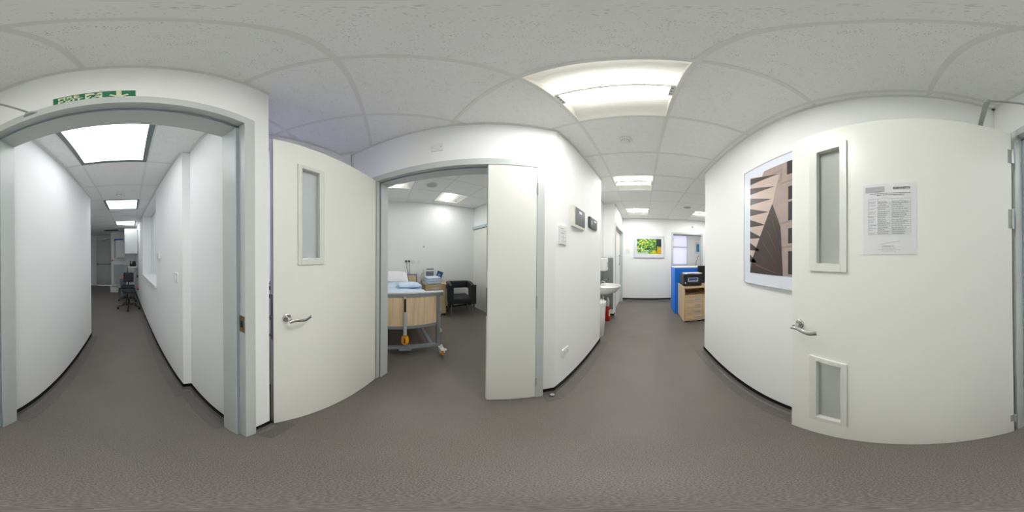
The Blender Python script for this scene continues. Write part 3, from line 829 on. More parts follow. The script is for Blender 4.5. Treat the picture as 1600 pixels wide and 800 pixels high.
def socket(t, w=.146, h=.086, kind='socket'):
    B().box(-w / 2, w / 2, -.010, .003, -h / 2, h / 2).build('faceplate', 'plastic', t, bevel=.003)
    b = B()
    if kind == 'socket':
        for cx in (-.25 * w, .25 * w):
            o_ = B().box(cx - .016, cx + .016, -.0115, -.0095, -.020, .020)
            o_.box(cx - .003, cx + .003, -.0119, -.0114, .004, .014, 1); o_.box(cx - .013, cx - .007, -.0119, -.0114, -.014, -.009, 1); o_.box(cx + .007, cx + .013, -.0119, -.0114, -.014, -.009, 1)
            o_.build('outlet', ['bead', 'darkgrille'], t)
    elif kind == 'switch':
        b.box(-.012, .012, -.015, -.0095, -.018, .018); b.build('rocker', 'plastic', t, bevel=.001)
    elif kind == 'blank':
        for cx in (-w / 2 + .013, w / 2 - .013): B().tube([(cx, -.0112, 0), (cx, -.0095, 0)], .003, 10).build('screw', 'darkgrille', t)
sk = on_west('wall_socket', 'white double socket low on the wall under the notice boards', 'socket', 1.272, .490); sk.location.x += .001
socket(sk, .105, .095)
bp_ = thing('blanking_plate', 'blank white screwed plate above the bedroom doorway', 'wall plate', (D(.996)[0], D(.996)[1], 2.397), ANG)
socket(bp_, .088, .088, 'blank')
bp_.scale = (1.05, 1, 1)
ds = thing('door_stop', 'small round steel door stop on the floor by the wall corner', 'door stop', (-.64, 1.055, 0.0015))
B().lathe([(.016, 0), (.019, .003), (.019, .026), (.016, .031), (0, .032)], n=28).build('post', 'armgrey', ds, smooth='angle')
B().lathe([(.0195, .010), (.0215, .011), (.0215, .021), (.0195, .022)], n=28).build('rubber_ring', 'black', ds, smooth='angle')

# things seen in the bay behind the open door
rad = thing('radiator', 'white panel radiator under the window behind the open door', 'radiator', (K.x, K.y, 0), atan2(bd.y, bd.x))
b = B().box(.18, 1.16, .03, .10, .16, .74)
for i in range(24): b.box(.20 + i * .04, .22 + i * .04, .10, .106, .19, .70)
b.build('panel', 'plastic', rad, bevel=.003)
b = B()
for i in range(24): b.box(.20 + i * .04, .224 + i * .04, .04, .09, .7401, .742)
b.build('top_grille', 'darkgrille', rad)
for x in (.25, 1.1): B().tube([(x, .065, .0), (x, .065, .17)], .008, 10).build('pipe', 'plastic', rad)
bk = thing('storage_basket', 'black and white patterned basket on the sill behind the open door', 'basket', (K.x + bd.x * .90, K.y + bd.y * .90, 1.03), atan2(bd.y, bd.x))
chk = mat('patterned_weave', rgb(235, 235, 240), .8); nt = chk.node_tree
c_ = nt.nodes.new('ShaderNodeTexChecker'); c_.inputs['Scale'].default_value = 28; c_.inputs[1].default_value = rgb(235, 235, 242); c_.inputs[2].default_value = rgb(26, 26, 34)
tc_ = nt.nodes.new('ShaderNodeTexCoord'); nt.links.new(tc_.outputs['Object'], c_.inputs['Vector']); nt.links.new(c_.outputs[0], nt.nodes['Principled BSDF'].inputs['Base Color'])
b = B().box(-.1, .1, -.16, -.154, 0, .16).box(-.1, .1, -.006, 0, 0, .16).box(-.1, -.094, -.154, -.006, 0, .16).box(.094, .1, -.154, -.006, 0, .16).box(-.094, .094, -.154, -.006, 0, .006)
b.build('basket_wall', chk, bk, bevel=.002)

# ------------------------------------------------------------------ north corridor
# splashback (grey) round the alcove
tag(B().box(-.8798, -.874, 2.62, 3.563, .22, 1.405).build('splashback', 'splash'), 'grey splashback panel mounted directly behind the wash basin', 'splashback')
tag(B().box(-.873, -.652, 3.564, 3.5698, .22, 1.405).build('splashback', 'splash'), 'narrow grey splashback panel on the return wall beyond the wash basin', 'splashback')
wb_ = thing('wash_basin', 'white ceramic wash basin on the recess wall with a lever tap', 'basin', (-.873, 3.02, 0))
b = B(); nr = 28
def ring(rx, ry, z, cx):  # D-shaped ring projecting to +x, cut flat at the wall
    pts = []
    for i in range(nr):
        a = 2 * pi * i / nr; x = cx + rx * cos(a); pts.append((max(.0, x), ry * sin(a), z))
    return pts
secs = [ring(.06, .05, .70, .12), ring(.14, .14, .715, .13), ring(.20, .20, .76, .17), ring(.238, .245, .825, .20), ring(.25, .26, .868, .215), ring(.252, .262, .880, .215), ring(.244, .254, .885, .215), ring(.225, .236, .880, .215), ring(.20, .21, .845, .22), ring(.14, .14, .80, .22), ring(.03, .03, .785, .22)]
vv = [p for s_ in secs for p in s_]; ff = []
for i in range(len(secs) - 1):
    for j in range(nr): ff.append((i * nr + j, i * nr + (j + 1) % nr, (i + 1) * nr + (j + 1) % nr, (i + 1) * nr + j))
ff += [tuple(range(nr))[::-1], tuple(range((len(secs) - 1) * nr, len(secs) * nr))]
b.add(vv, ff); b.box(0, .07, -.17, .17, .80, .885)
b.build('bowl', 'ceramic', wb_, smooth='angle')
b = B(); b.tube([(.06, 0, .88), (.06, 0, .96)], .02, 16); b.tube([(.06, 0, .945), (.12, 0, .955), (.17, 0, .94)], [.012, .011, .01], 12)
b.tube([(.06, 0, .965), (.12, 0, .985), (.22, 0, 1.0)], [.008, .006, .005], 10); b.lathe([(.0, -.012), (.012, -.010), (.014, .0), (.010, .01), (0, .012)], (.225, 0, 1.0), 12, 1)
b.build('tap', ['steel', 'darkgrille'], wb_, smooth='angle')
b = B(); b.tube([(.12, 0, .71), (.12, 0, .62), (.12, .03, .57), (.10, .05, .57), (.09, .05, .62), (.0, .05, .62)], .018, 12); b.tube([(.12, 0, .655), (.12, 0, .56)], .03, 14)
b.build('waste_trap', 'plastic', wb_, smooth='angle')
pt = thing('towel_dispenser', 'white paper towel dispenser above the wash basin', 'dispenser', (-.873, 2.96, 1.17))
b = B(); b.prism([(0, -.13), (.19, -.13), (.215, -.10), (.215, .10), (.19, .13), (0, .13)], 0, .235)
b.build('casing', 'plastic', pt, bevel=.012, seg=3)
B().box(.2152, .2165, .02, .045, .06, .16).build('level_window', 'darkgrille', pt)
so = thing('soap_bottle', 'white pump soap bottle on the basin edge', 'bottle', (-.81, 2.86, .8865))
b = B(); b.lathe([(.0, 0), (.03, 0), (.032, .01), (.032, .09), (.012, .115), (.012, .13), (0, .13)], n=20); b.build('bottle_body', 'plastic', so, smooth='angle')
b = B(); b.tube([(0, 0, .13), (0, 0, .155), (.035, 0, .155)], .006, 8); b.build('pump', 'plastic', so)
bn = thing('pedal_bin', 'white tapered waste bin in front of the basin recess', 'bin', (-.735, 2.62, 0.006))
b = B(); b.lathe([(.0, .0), (.10, .0), (.106, .01), (.135, .62), (.13, .64), (.125, .62), (.098, .03), (0, .03)], n=30); b.build('bin_body', 'plastic', bn, smooth='angle')
b = B(); b.lathe([(.118, .60), (.139, .615), (.139, .655), (.126, .665), (.115, .64)], n=30); b.build('rim', 'plastic', bn, smooth='angle')
b = B().lathe([(.0, .5), (.11, .5), (.115, .61), (.0, .60)], n=24); b.build('liner', 'black', bn, smooth='angle')
fe = thing('fire_extinguisher', 'red fire extinguisher on the floor under the wash basin', 'fire extinguisher', (-.735, 3.38, 0.004))
b = B(); b.lathe([(.0, 0), (.055, 0), (.058, .01), (.058, .28), (.045, .32), (.02, .34), (.0, .34)], n=26); b.build('cylinder', 'red', fe, smooth='angle')
b = B(); b.tube([(0, 0, .33), (0, 0, .40)], .016, 12); b.box(-.012, .06, -.010, .010, .375, .385); b.tube([(.0, .02, .38), (.02, .065, .34), (.02, .07, .20), (.02, .068, .12)], [.008, .008, .008, .012], 10)
b.build('valve_and_hose', 'black', fe)
B().lathe([(0, .335), (.03, .34), (.042, .36), (.042, .47), (.025, .50), (.018, .54), (0, .545)], n=20).build('valve_cover', 'plastic', fe, smooth='angle')
b = B()
for i in range(14):
    a0 = -.9 + i * .13; a1 = a0 + .13
    b.add([(.0585 * cos(a0), .0585 * sin(a0), .12), (.0585 * cos(a1), .0585 * sin(a1), .12), (.0585 * cos(a1), .0585 * sin(a1), .27), (.0585 * cos(a0), .0585 * sin(a0), .27)], [(0, 1, 2, 3)])
b.build('label_band', 'cream', fe)

# north wall picture
np_ = thing('framed_print', 'small white framed print of a green and yellow park on the end wall', 'picture', (0, 5.12, 0))
b = B(); x0, x1, z0, z1 = -.284, .667, 1.405, 2.075
for a in ((x0, x0 + .02, z0, z1), (x1 - .02, x1, z0, z1), (x0 + .02, x1 - .02, z0, z0 + .02), (x0 + .02, x1 - .02, z1 - .02, z1)): b.box(a[0], a[1], -.03, -.001, a[2], a[3])
b.build('frame', 'lightmetal', np_, bevel=.002)
B().box(x0 + .01, x1 - .01, -.02, -.001, z0 + .01, z1 - .01).build('mount_board', M['pale_corner'], np_)
pk = mat('park_print', rgb(90, 150, 60), .4); nt = pk.node_tree; bs = nt.nodes['Principled BSDF']
tc_ = nt.nodes.new('ShaderNodeTexCoord'); n_ = nt.nodes.new('ShaderNodeTexNoise'); n_.inputs['Scale'].default_value = 15; n_.inputs['Detail'].default_value = 6
mp_ = nt.nodes.new('ShaderNodeMapping'); mp_.inputs['Scale'].default_value = (1.2, 1, 1.6)
nt.links.new(tc_.outputs['Object'], mp_.inputs[0]); nt.links.new(mp_.outputs[0], n_.inputs['Vector'])
cr = nt.nodes.new('ShaderNodeValToRGB'); nt.links.new(n_.outputs['Fac'], cr.inputs[0]); e = cr.color_ramp.elements
e[0].position = .32; e[0].color = rgb(20, 60, 50); e[1].position = .70; e[1].color = rgb(236, 236, 190)
for p_, c3 in ((.42, rgb(20, 120, 80)), (.49, rgb(70, 150, 60)), (.56, rgb(160, 180, 50)), (.62, rgb(210, 200, 40))): k = e.new(p_); k.color = c3
nt.links.new(cr.outputs[0], bs.inputs['Base Color'])
M['p_dark'] = mat('print_tree_trunk', rgb(12, 44, 40), .4, noise=.9, nscale=40); M['p_gold'] = mat('print_gold_grass', rgb(206, 160, 20), .4, noise=.3, nscale=30)
M['p_teal'] = mat('print_teal', rgb(20, 130, 110), .4, noise=.3, nscale=25); M['p_white'] = mat('print_path', rgb(190, 214, 190), .4, noise=.1, nscale=40)
M['p_yel'] = mat('print_lemon', rgb(196, 190, 30), .4, noise=.35, nscale=28)
b = B(); q0, q1, r0, r1 = -.193, .578, 1.517, 1.995
def P3(pts, lay, mi): poly(b, [(q0 + (q1 - q0) * s, r0 + (r1 - r0) * t) for s, t in pts], -.0205 - lay * .0006, mi, .0005)
P3([(0, 0), (1, 0), (1, 1), (0, 1)], 0, 0)
P3([(.82, .0), (1, 0), (1, .40), (.84, .44)], 1, 2); P3([(.55, 0), (.82, 0), (.82, .20), (.68, .22), (.6, .12)], 1, 5)
P3([(0, .0), (.5, 0), (.46, .14), (.2, .10), (0, .12)], 1, 4)
P3([(.84, .5), (1, .48), (1, 1), (.82, 1), (.80, .8)], 2, 1); P3([(.79, .12), (.82, .1), (.83, .55), (.85, 1), (.80, 1), (.79, .5)], 3, 1)
P3([(0, .35), (.28, .34), (.28, .37), (0, .38)], 2, 4); P3([(.22, .16), (.5, .19), (.46, .25), (.28, .22)], 2, 4)
P3([(.31, .28), (.35, .27), (.35, .38), (.32, .38)], 3, 1); P3([(.40, .32), (.44, .28), (.52, .30), (.50, .44), (.46, .38), (.43, .50)], 3, 1)
P3([(.55, .46), (.78, .42), (.78, .44), (.56, .49)], 3, 1); P3([(.58, .28), (.8, .26), (.8, .29), (.58, .31)], 3, 1)
b.build('print_image', [pk, 'p_dark', 'p_gold', 'p_teal', 'p_white', 'p_yel'], np_)
wp = thing('wall_plate', 'small white square plate left of the park print', 'wall plate', (-.482, 5.12, 1.613)); wp['label'] = 'small white square plate on the end wall beside the park print'
B().box(-.072, .072, -.018, .0, -.08, .08).build('cover', 'plastic', wp, bevel=.004)
B().lathe([(0, 0), (.04, 0), (.038, .003), (0, .004)], n=24).xf(lambda v: (v.x, -.018 - v.z, v.y)).build('dial', 'bead', wp)
sn2 = thing('alarm_sounder', 'small white box above the far grey doorway', 'alarm', (1.60, 5.12, 2.43))
B().box(-.045, .045, -.03, 0, -.042, .042).build('cover', 'plastic', sn2, bevel=.004)
B().box(-.025, .025, -.032, -.03, -.022, .022).build('lens', 'greyplastic', sn2)
th3 = thing('wall_sensor', 'tiny white sensor on the wall above the closed side door', 'sensor', (-.635, 4.6, 2.42), pi / 2)
B().box(-.03, .03, -.022, 0, -.05, .05).build('cover', 'plastic', th3, bevel=.004)
B().box(-.012, .012, -.024, -.022, -.02, .02).build('lens', 'greyplastic', th3)

# drawer cabinet
dc = thing('drawer_cabinet', 'light oak cabinet with open shelf and four drawers under the printer', 'cabinet', (.845, 3.25, 0))
b = B(); Wd, Dp, Hh = .62, .58, .80
b.box(0, .02, 0, Dp, 0.03, Hh - .025).box(Wd - .02, Wd, 0, Dp, .03, Hh - .025).box(.02, Wd - .02, Dp - .015, Dp, .03, Hh - .025).box(.02, Wd - .02, .0, Dp - .015, .03, .055)
b.box(.02, Wd - .02, .0, Dp - .015, .605, .622)
b.build('carcass', 'oak', dc, bevel=.001)
B().box(-.012, Wd + .012, -.015, Dp, Hh - .025, Hh).build('top', 'oak_h', dc, bevel=.002)
B().box(.03, Wd - .03, .03, Dp - .03, 0, .03).build('plinth', 'black', dc)
for i in range(4):
    z0 = .058 + i * .1365
    f = B().box(.022, Wd - .022, -.018, .0, z0, z0 + .132).build('drawer', 'oak_h', dc, bevel=.0015)
    h = B(); cx = Wd / 2 - .02
    h.box(cx - .075, cx + .075, -.032, -.018, z0 + .05, z0 + .085); h.box(cx - .065, cx + .065, -.0325, -.031, z0 + .058, z0 + .077, 1)
    h.build('handle', ['lightmetal', 'greyplastic'], f, bevel=.001)
pr = thing('printer', 'black desktop printer with white papers on top, on the oak cabinet', 'printer', (.858, 3.36, .80))
b = B().box(0, .42, 0, .36, 0.004, .245); b.build('body', 'black', pr, bevel=.012, seg=3)
B().box(.02, .40, .01, .34, .245, .262).build('lid', mat('printer_lid', rgb(50, 52, 56), .35), pr, bevel=.004)
b = B().box(.10, .33, -.012, .004, .10, .185); b.box(.12, .31, -.0135, -.012, .125, .175, 1)
b.build('control_panel', ['lightmetal', mat('panel_blue', rgb(60, 80, 150), .3)], pr)
B().box(.06, .38, -.012, .02, .03, .075).build('paper_tray', mat('tray_black', rgb(14, 14, 16), .3), pr, bevel=.003)
B().box(.012, .040, .0, .0008, .06, .09).xf(lambda v: (v.x + .02, v.y - .002, v.z)).build('power_button', 'plastic', pr)
pap = B().box(-.19, .19, -.13, .13, 0, .012); pap.box(-.17, .0, -.133, -.13, .001, .011, 1)
pp = pap.build('paper_stack', ['paper', 'bluecard'], None, loc=(1.11, 3.54, 1.0625), rz=.08); tag(pp, 'loose white papers lying on the black printer', 'paper')
bl = thing('desk_screen', 'bright blue reception desk panel behind the oak cabinet', 'partition', (.775, 3.86, 0))
B().box(0, 1.5, .0, .05, .01, 1.165).box(0, .03, .05, .55, .01, 1.165).build('panel', 'blue', bl, bevel=.004)
B().box(-.01, 1.5, -.005, .40, 1.1655, 1.19).build('counter_top', 'plastic', bl, bevel=.003)
mo = thing('monitor', 'black computer monitor beside the printer, cut off by the wall edge', 'monitor', (1.54, 3.80, .80))
b = B().box(-.20, .25, .0, .03, .06, .42); b.build('screen', 'black', mo, bevel=.005)
b = B().box(-.02, .03, .03, .045, .0, .2).box(-.1, .11, -.06, .05, .0, .012); b.build('stand', 'black', mo, bevel=.002)
dk = thing('office_desk', 'oak topped desk beside the drawer cabinet carrying the monitor', 'desk', (1.48, 3.26, 0))
B().box(0, 1.4, .0, .58, .775, .80).build('desktop', 'oak_h', dk, bevel=.002)
for x in (.03, 1.33):
    for y in (.03, .51): B().box(x, x + .04, y, y + .04, 0, .775).build('leg', 'greymetal', dk)
# far office
dl = thing('desk_lamp', 'thin dark lamp arm curving up beyond the far doorway', 'lamp', (2.36, 6.9, 0))
b = B(); b.tube([(-.05, 0, 1.0), (0, 0, 1.25), (.10, 0, 1.50), (.20, 0, 1.62)], .012, 10); b.build('arm', 'dsteel', dl, smooth='angle')
b = B(); b.lathe([(0, 0), (.09, 0), (.09, .015), (.02, .03), (0, .03)], (-.05, 0, .97), 20); b.build('base', 'dsteel', dl)
b = B(); b.tube([(.18, 0, 1.62), (.30, 0, 1.57)], [.02, .05], 14); b.build('lamp_shade', 'dsteel', dl)
cb_ = thing('counter_desk', 'pale counter in the far office below the lilac window', 'desk', (1.3, 6.6, 0))
B().box(0, 1.9, 0, .6, .94, .97).build('worktop', 'plastic', cb_, bevel=.002)
for x in (.02, 1.84): B().box(x, x + .04, .02, .58, 0, .94).build('side_panel', 'plastic', cb_)
p2 = thing('framed_print', 'small blue picture on the wall beyond the far doorway', 'picture', (2.80, 8.0, 1.90))
b = B()
for a in ((-.16, -.13, -.30, .30), (.13, .16, -.30, .30), (-.13, .13, -.30, -.27), (-.13, .13, .27, .30)): b.box(a[0], a[1], -.03, -.001, a[2], a[3])
b.build('frame', 'plastic', p2)
pbm = mat('blue_print', rgb(60, 140, 190), .4, noise=.7, nscale=10)
B().box(-.13, .13, -.012, -.001, -.27, .27).box(-.08, .08, -.014, -.012, -.2, .2, 1).build('print_image', ['paper', pbm], p2)

# ------------------------------------------------------------------ fire corridor things
def R(s, o=0): p = RW0 + rd * s; n = Vector((-rd.y, rd.x)); return (p.x + n.x * o, p.y + n.y * o)   # +o = into the corridor
RA = atan2(rd.y, rd.x) + pi      # local -y faces the corridor
t = thing('light_switch', 'white switch plate on the corridor wall near the pier', 'switch', (*R(.152), 1.235), RA); socket(t, .105, .088, 'switch')
t = thing('thermostat', 'small white thermostat beside the corridor window', 'thermostat', (*R(.835), 1.43), RA)
B().box(-.055, .055, -.022, .002, -.038, .038).build('cover', 'plastic', t, bevel=.005)
B().box(-.02, .02, -.024, -.022, -.008, .018).build('dial', 'bead', t)
t = thing('wall_button', 'tiny white button on the corridor wall past the window', 'switch', (*R(2.75), 1.31), RA)
B().box(-.025, .025, -.015, .002, -.03, .03).build('cover', 'plastic', t, bevel=.003)
t = thing('wall_socket', 'white socket with a red plug low on the corridor wall', 'socket', (*R(3.42), .45), RA); socket(t, .10, .086)
B().box(-.03, .015, -.06, -.010, -.02, .035).build('plug', 'red', t, bevel=.006)

wc = thing('wall_cupboard', 'tall white wall cupboard above the corridor shelf', 'cupboard', (0, 0, 0))
B().box(-.205, .165, -5.5, -4.9, 1.49, 2.25).build('cabinet_body', 'cupboard', wc, bevel=.002)
B().box(.166, .184, -5.495, -4.905, 1.492, 2.248).build('cupboard_door', 'cupboard', wc, bevel=.002)
wc2 = thing('wall_cupboard', 'lower white wall cupboard with a blue tray on top', 'cupboard', (0, 0, 0))
B().prism([(.575, -6.3), (.23, -6.3), (.23, -6.6), (.69, -6.6)], 1.352, 2.03).build('cabinet_body', 'cupboard', wc2, bevel=.002)
B().prism([(.57, -6.285), (.235, -6.285), (.235, -6.299), (.57, -6.299)], 1.358, 2.024).build('cupboard_door', 'cupboard', wc2, bevel=.001)
b = B(); b.prism([(.60, -6.34), (.30, -6.34), (.30, -6.58), (.66, -6.58)], 2.0305, 2.045); b.prism([(.62, -6.33), (.28, -6.33), (.28, -6.345), (.62, -6.345)], 2.0305, 2.09); b.prism([(.62, -6.33), (.68, -6.58), (.665, -6.58), (.605, -6.33)], 2.0305, 2.09)
b.box(.28, .295, -6.58, -6.33, 2.0305, 2.09)
tag(b.build('tray', mat('blue_tray', rgb(20, 110, 210), .4)), 'blue plastic tray on top of the lower wall cupboard', 'tray')
sh = thing('wall_shelf', 'narrow white shelf with the black telephone on it', 'shelf', (0, 0, 0))
B().box(-.20, .090, -5.55, -4.9, 1.072, 1.100).build('shelf_board', 'plastic', sh, bevel=.003)
for y in (-5.45, -5.0): B().box(-.20, .03, y, y + .015, 1.05, 1.072).box(-.20, -.185, y, y + .015, .92, 1.06).build('bracket', 'lightmetal', sh)
ph = thing('telephone', 'black desk telephone on the white corridor shelf', 'telephone', (-.07, -5.0, 1.10), pi * .96)
b = B(); b.extr([(-.09, 0), (.09, 0), (.09, .075), (-.09, .03)], -.10, .08); b.build('phone_base', 'black', ph, bevel=.005)
b = B(); b.tube([(-.085, -.07, .06), (-.085, -.02, .10), (-.085, .05, .135), (-.085, .10, .15)], [(.02, .018), (.014, .01), (.014, .01), (.02, .018)], 10); b.build('handset', 'black', ph)
b = B().extr([(.0, .06), (.08, .08), (.06, .16), (-.0, .14)], -.03, .075); b.build('display', 'black', ph, bevel=.003)
b = B(); b.tube([(.095, -4.915, 1.08), (.10, -4.905, .95), (.085, -4.905, .8), (.09, -4.91, .66)], .009, 8)
tag(b.build('power_cable', 'black'), 'black cable hanging from the front of the corridor shelf', 'cable')
b = B(); b.tube([(-.195, -4.86, 1.06), (-.19, -4.86, .95), (-.192, -4.86, .84)], .006, 8); b.box(-.21, -.175, -4.875, -4.845, .77, .85)
tag(b.build('adapter_cable', 'black'), 'black adapter hanging at the wall below the shelf', 'cable')
rd2 = thing('radiator', 'pale grey radiator on the corridor end wall below the cupboard', 'radiator', (0, 0, 0))
b = B().box(.30, .69, -6.58, -6.52, .30, 1.08); b.build('panel', mat('pale_grey_panel', rgb(176, 188, 190), .4), rd2, bevel=.004)
b = B()
for x in (.16, .215, .27): b.tube([(x, -6.54, .60), (x, -6.54, 1.07)], .016, 10)
b.box(.13, .30, -6.56, -6.52, 1.05, 1.08).box(.13, .30, -6.56, -6.52, .58, .61)
b.build('fins', 'plastic', rd2)
for x in (.6, .4): B().tube([(x, -6.55, 0), (x, -6.55, .31)], .01, 8).build('pipe', 'plastic', rd2)
rb = thing('waste_bin', 'grey bin with a salmon lid behind the swivel chairs', 'bin', (.27, -5.72, 0))
b = B(); b.prism([(-.11, -.15), (.11, -.15), (.11, .13), (-.11, .13)], 0.01, .63); b.xf(lambda v: (v.x * (.82 + .28 * v.z), v.y * (.82 + .28 * v.z), v.z)); b.build('bin_body', 'greybin', rb, bevel=.01)
b = B(); b.prism([(-.12, -.16), (.12, -.16), (.12, .14), (-.12, .14)], .632, .66); b.box(-.07, .07, -.1, .08, .66, .70); b.build('lid', 'salmon', rb, bevel=.01)
bx = thing('storage_box', 'low white lidded box on the floor by the end wall', 'box', (.63, -6.3, 0))
b = B().box(-.17, .17, -.13, .13, .005, .20); b.xf(lambda v: (v.x * (.9 + .5 * v.z), v.y * (.9 + .5 * v.z), v.z)); b.build('tub', 'plastic', bx, bevel=.015)
B().box(-.185, .185, -.14, .14, .205, .225).build('lid', 'plastic', bx, bevel=.006)
b = B(); b.tube([(-.13, .145, .2), (-.13, .15, .25), (.13, .15, .25), (.13, .145, .2)], .006, 8); b.build('handle', 'black', bx)
kb = thing('call_point', 'small red fire call point beside the far cupboard', 'alarm', (.745, -6.6, 1.24), pi)
B().box(-.045, .045, -.03, 0, -.045, .045).build('case', 'plastic', kb, bevel=.004); B().box(-.03, .03, -.034, -.03, -.02, .02).build('button', 'red', kb)

def star_base(t, r=.29):
    for i in range(5):
        a = 2 * pi * i / 5 + .25
        b = B(); b.tube([(.02 * cos(a), .02 * sin(a), .12), (.15 * cos(a), .15 * sin(a), .105), (r * cos(a), r * sin(a), .075)], [(.022, .018), (.018, .014), (.013, .010)], 10)
        l = b.build('base_leg', 'black', t, smooth='angle')
        cx, cy = r * cos(a), r * sin(a); b = B()
        b.tube([(cx - .022 * sin(a), cy + .022 * cos(a), .028), (cx - .006 * sin(a), cy + .006 * cos(a), .028)], .027, 14)
        b.tube([(cx + .022 * sin(a), cy - .022 * cos(a), .028), (cx + .006 * sin(a), cy - .006 * cos(a), .028)], .027, 14)
        b.tube([(cx, cy, .04), (cx, cy, .08)], .008, 8)
        b.build('caster', 'black', l, smooth='angle')
st = thing('swivel_stool', 'black round swivel stool on castors, in front of the backed swivel chair', 'stool', (.06, -4.28, 0))
star_base(st)
b = B(); b.tube([(0, 0, .10), (0, 0, .30)], .028, 16); b.tube([(0, 0, .3), (0, 0, .47)], .014, 12, 1); b.build('column', ['black', 'dsteel'], st)
b = B(); b.lathe([(0, .455), (.15, .46), (.178, .475), (.182, .50), (.17, .525), (.14, .535), (0, .538)], n=32); b.build('seat', mat('dark_grey_seat', rgb(34, 37, 41), .5), st, smooth='angle')
b = B(); b.tube([(.02, 0, .44), (.16, .05, .44)], .005, 8); b.build('lever', 'black', st)
sc = thing('swivel_chair', 'black backed swivel chair behind the round stool', 'chair', (.10, -5.02, 0), -.1)
star_base(sc, .27)
b = B(); b.tube([(0, 0, .10), (0, 0, .28)], .028, 16); b.tube([(0, 0, .28), (0, 0, .43)], .014, 12, 1); b.build('column', ['black', 'dsteel'], sc)
b = B(); b.box(-.20, .20, -.19, .19, .43, .50); b.build('seat', M['blackfab'], sc, bevel=.03, seg=4)
b = B(); b.box(-.165, .165, -.03, .03, .58, .88); b.xf(lambda v: (v.x, v.y - .21 - (v.z - .58) * .1 + v.x * v.x * .8, v.z)); b.build('backrest', M['blackfab'], sc, bevel=.025, seg=4)
b = B(); b.tube([(0, 0, .42), (0, -.2, .44), (0, -.26, .6), (0, -.25, .72)], [(.02, .008)] * 4, 10); b.build('back_support', 'black', sc)

# ------------------------------------------------------------------ bedroom
bed = thing('hospital_bed', 'grey framed hospital bed with a beech footboard', 'bed', (-1.96, .18, 0))
# local: x=0 at the foot, bed runs to -x; y from -.5 to .5
HW = .46
b = B(); n = 10
def zb(y): return .515 + .03 * (y / HW) ** 2
fb = []
top = [( -HW + 2 * HW * i / n, .915) for i in range(n + 1)]; bot = [(-HW + 2 * HW * i / n, zb(-HW + 2 * HW * i / n)) for i in range(n + 1)]
pts = top + bot[::-1]; k = len(pts)
b.add([(.005, y, z) for y, z in pts] + [(-.018, y, z) for y, z in pts], [(i, (i + 1) % k, k + (i + 1) % k, k + i) for i in range(k)] + [(i, i + 1, 2 * n - i, 2 * n + 1 - i) for i in range(n)] + [(k + i, k + 2 * n + 1 - i, k + 2 * n - i, k + i + 1) for i in range(n)])
b.build('footboard', 'beech', bed)
b = B(); b.box(-.03, .03, -.53, .53, .955, .975, 1); b.box(-.025, .022, -.52, .52, .915, .955); b.build('foot_rail', ['greymetal', 'lightmetal'], bed, bevel=.006)
for s in (-1, 1):
    b = B().box(-.03, .02, min(s * .44, s * .485), max(s * .44, s * .485), .17, .915); b.build('post', 'greymetal', bed, bevel=.008)
b = B()
for i in range(n):
    y0, y1 = -.47 + .94 * i / n, -.47 + .94 * (i + 1) / n
    z0, z1 = zb(y0), zb(y1)
    b.add([(-.02, y0, z0 - .04), (.012, y0, z0 - .04), (.012, y0, z0), (-.02, y0, z0), (-.02, y1, z1 - .04), (.012, y1, z1 - .04), (.012, y1, z1), (-.02, y1, z1)], [(0, 4, 5, 1), (1, 5, 6, 2), (2, 6, 7, 3), (3, 7, 4, 0)])
b.build('lower_rail', 'greymetal', bed)
b = B().box(-.03, .025, -.46, .46, .165, .205); b.box(-.035, .05, -.03, .12, .15, .175); b.build('base_bar', 'greymetal', bed, bevel=.005)
b = B().box(-1.83, -.03, -.40, -.36, .17, .21).box(-1.83, -.03, .36, .40, .17, .21).box(-1.86, -1.81, -.44, .44, .165, .205); b.build('chassis', 'greymetal', bed)
col = B(); col.tube([(.035, .04, .40), (.035, .04, .73)], .021, 16, 0); col.tube([(.035, .04, .73), (.035, .04, .90)], .013, 14, 1); col.tube([(.03, .04, .90), (.03, .04, .925)], .012, 12, 2)
col.build('lift_column', ['lightmetal', 'black', 'plastic'], bed, smooth='angle')
b = B(); b.lathe([(.0, -.09), (.035, -.085), (.048, -.05), (.046, 0), (.038, .03), (0, .03)], (.04, .04, .35), 20); b.build('column_boot', 'orange', bed, smooth='angle')
b = B(); b.tube([(.085, .03, .30), (.088, .03, .37)], .008, 8); b.build('boot_clip', 'black', bed)
for (x, y) in ((.03, .50), (.03, -.50), (-1.80, .47), (-1.80, -.47)):
    w_ = B(); w_.tube([(x, y - .018, .055), (x, y + .018, .055)], .054, 22); cw = w_.build('castor_wheel', 'orange', bed, smooth='angle')
    h_ = B(); h_.tube([(x, y - .022, .055), (x, y + .022, .055)], .032, 18); h_.box(x - .055, x + .055, y - .028, y - .018, .07, .125); h_.box(x - .055, x + .055, y + .018, y + .028, .07, .125); h_.box(x - .055, x + .055, y - .028, y + .028, .112, .135); h_.tube([(x, y, .13), (x, y, .18)], .015, 10)
    h_.box(x + .03, x + .075, y - .02, y + .05, .12, .13)
    h_.build('castor_hood', 'plastic', cw, bevel=.004)
b = B().box(-1.80, -.04, -.45, .45, .60, .66); b.build('bed_base', 'darkgrille', bed)
for ya in (.452, -.48): B().box(-1.79, -.06, ya, ya + .028, .66, .70).build('side_frame', 'greymetal', bed, bevel=.003)
b = B()
y = .53
for x in (-.14, -.20): b.box(x - .010, x + .010, y - .010, y + .010, .34, .93)
b.box(-1.55, -.10, y - .010, y + .010, .60, .625); b.box(-1.55, -.10, y - .010, y + .010, .36, .385)
b.box(-.22, -.12, y - .022, y + .022, .64, .68); b.box(-.22, -.11, y - .02, y + .03, .31, .35)
for x in (-.9, -1.5): b.box(x - .012, x + .012, y - .01, y + .01, .36, .62)
b.build('side_rail', 'lightmetal', bed, bevel=.003)
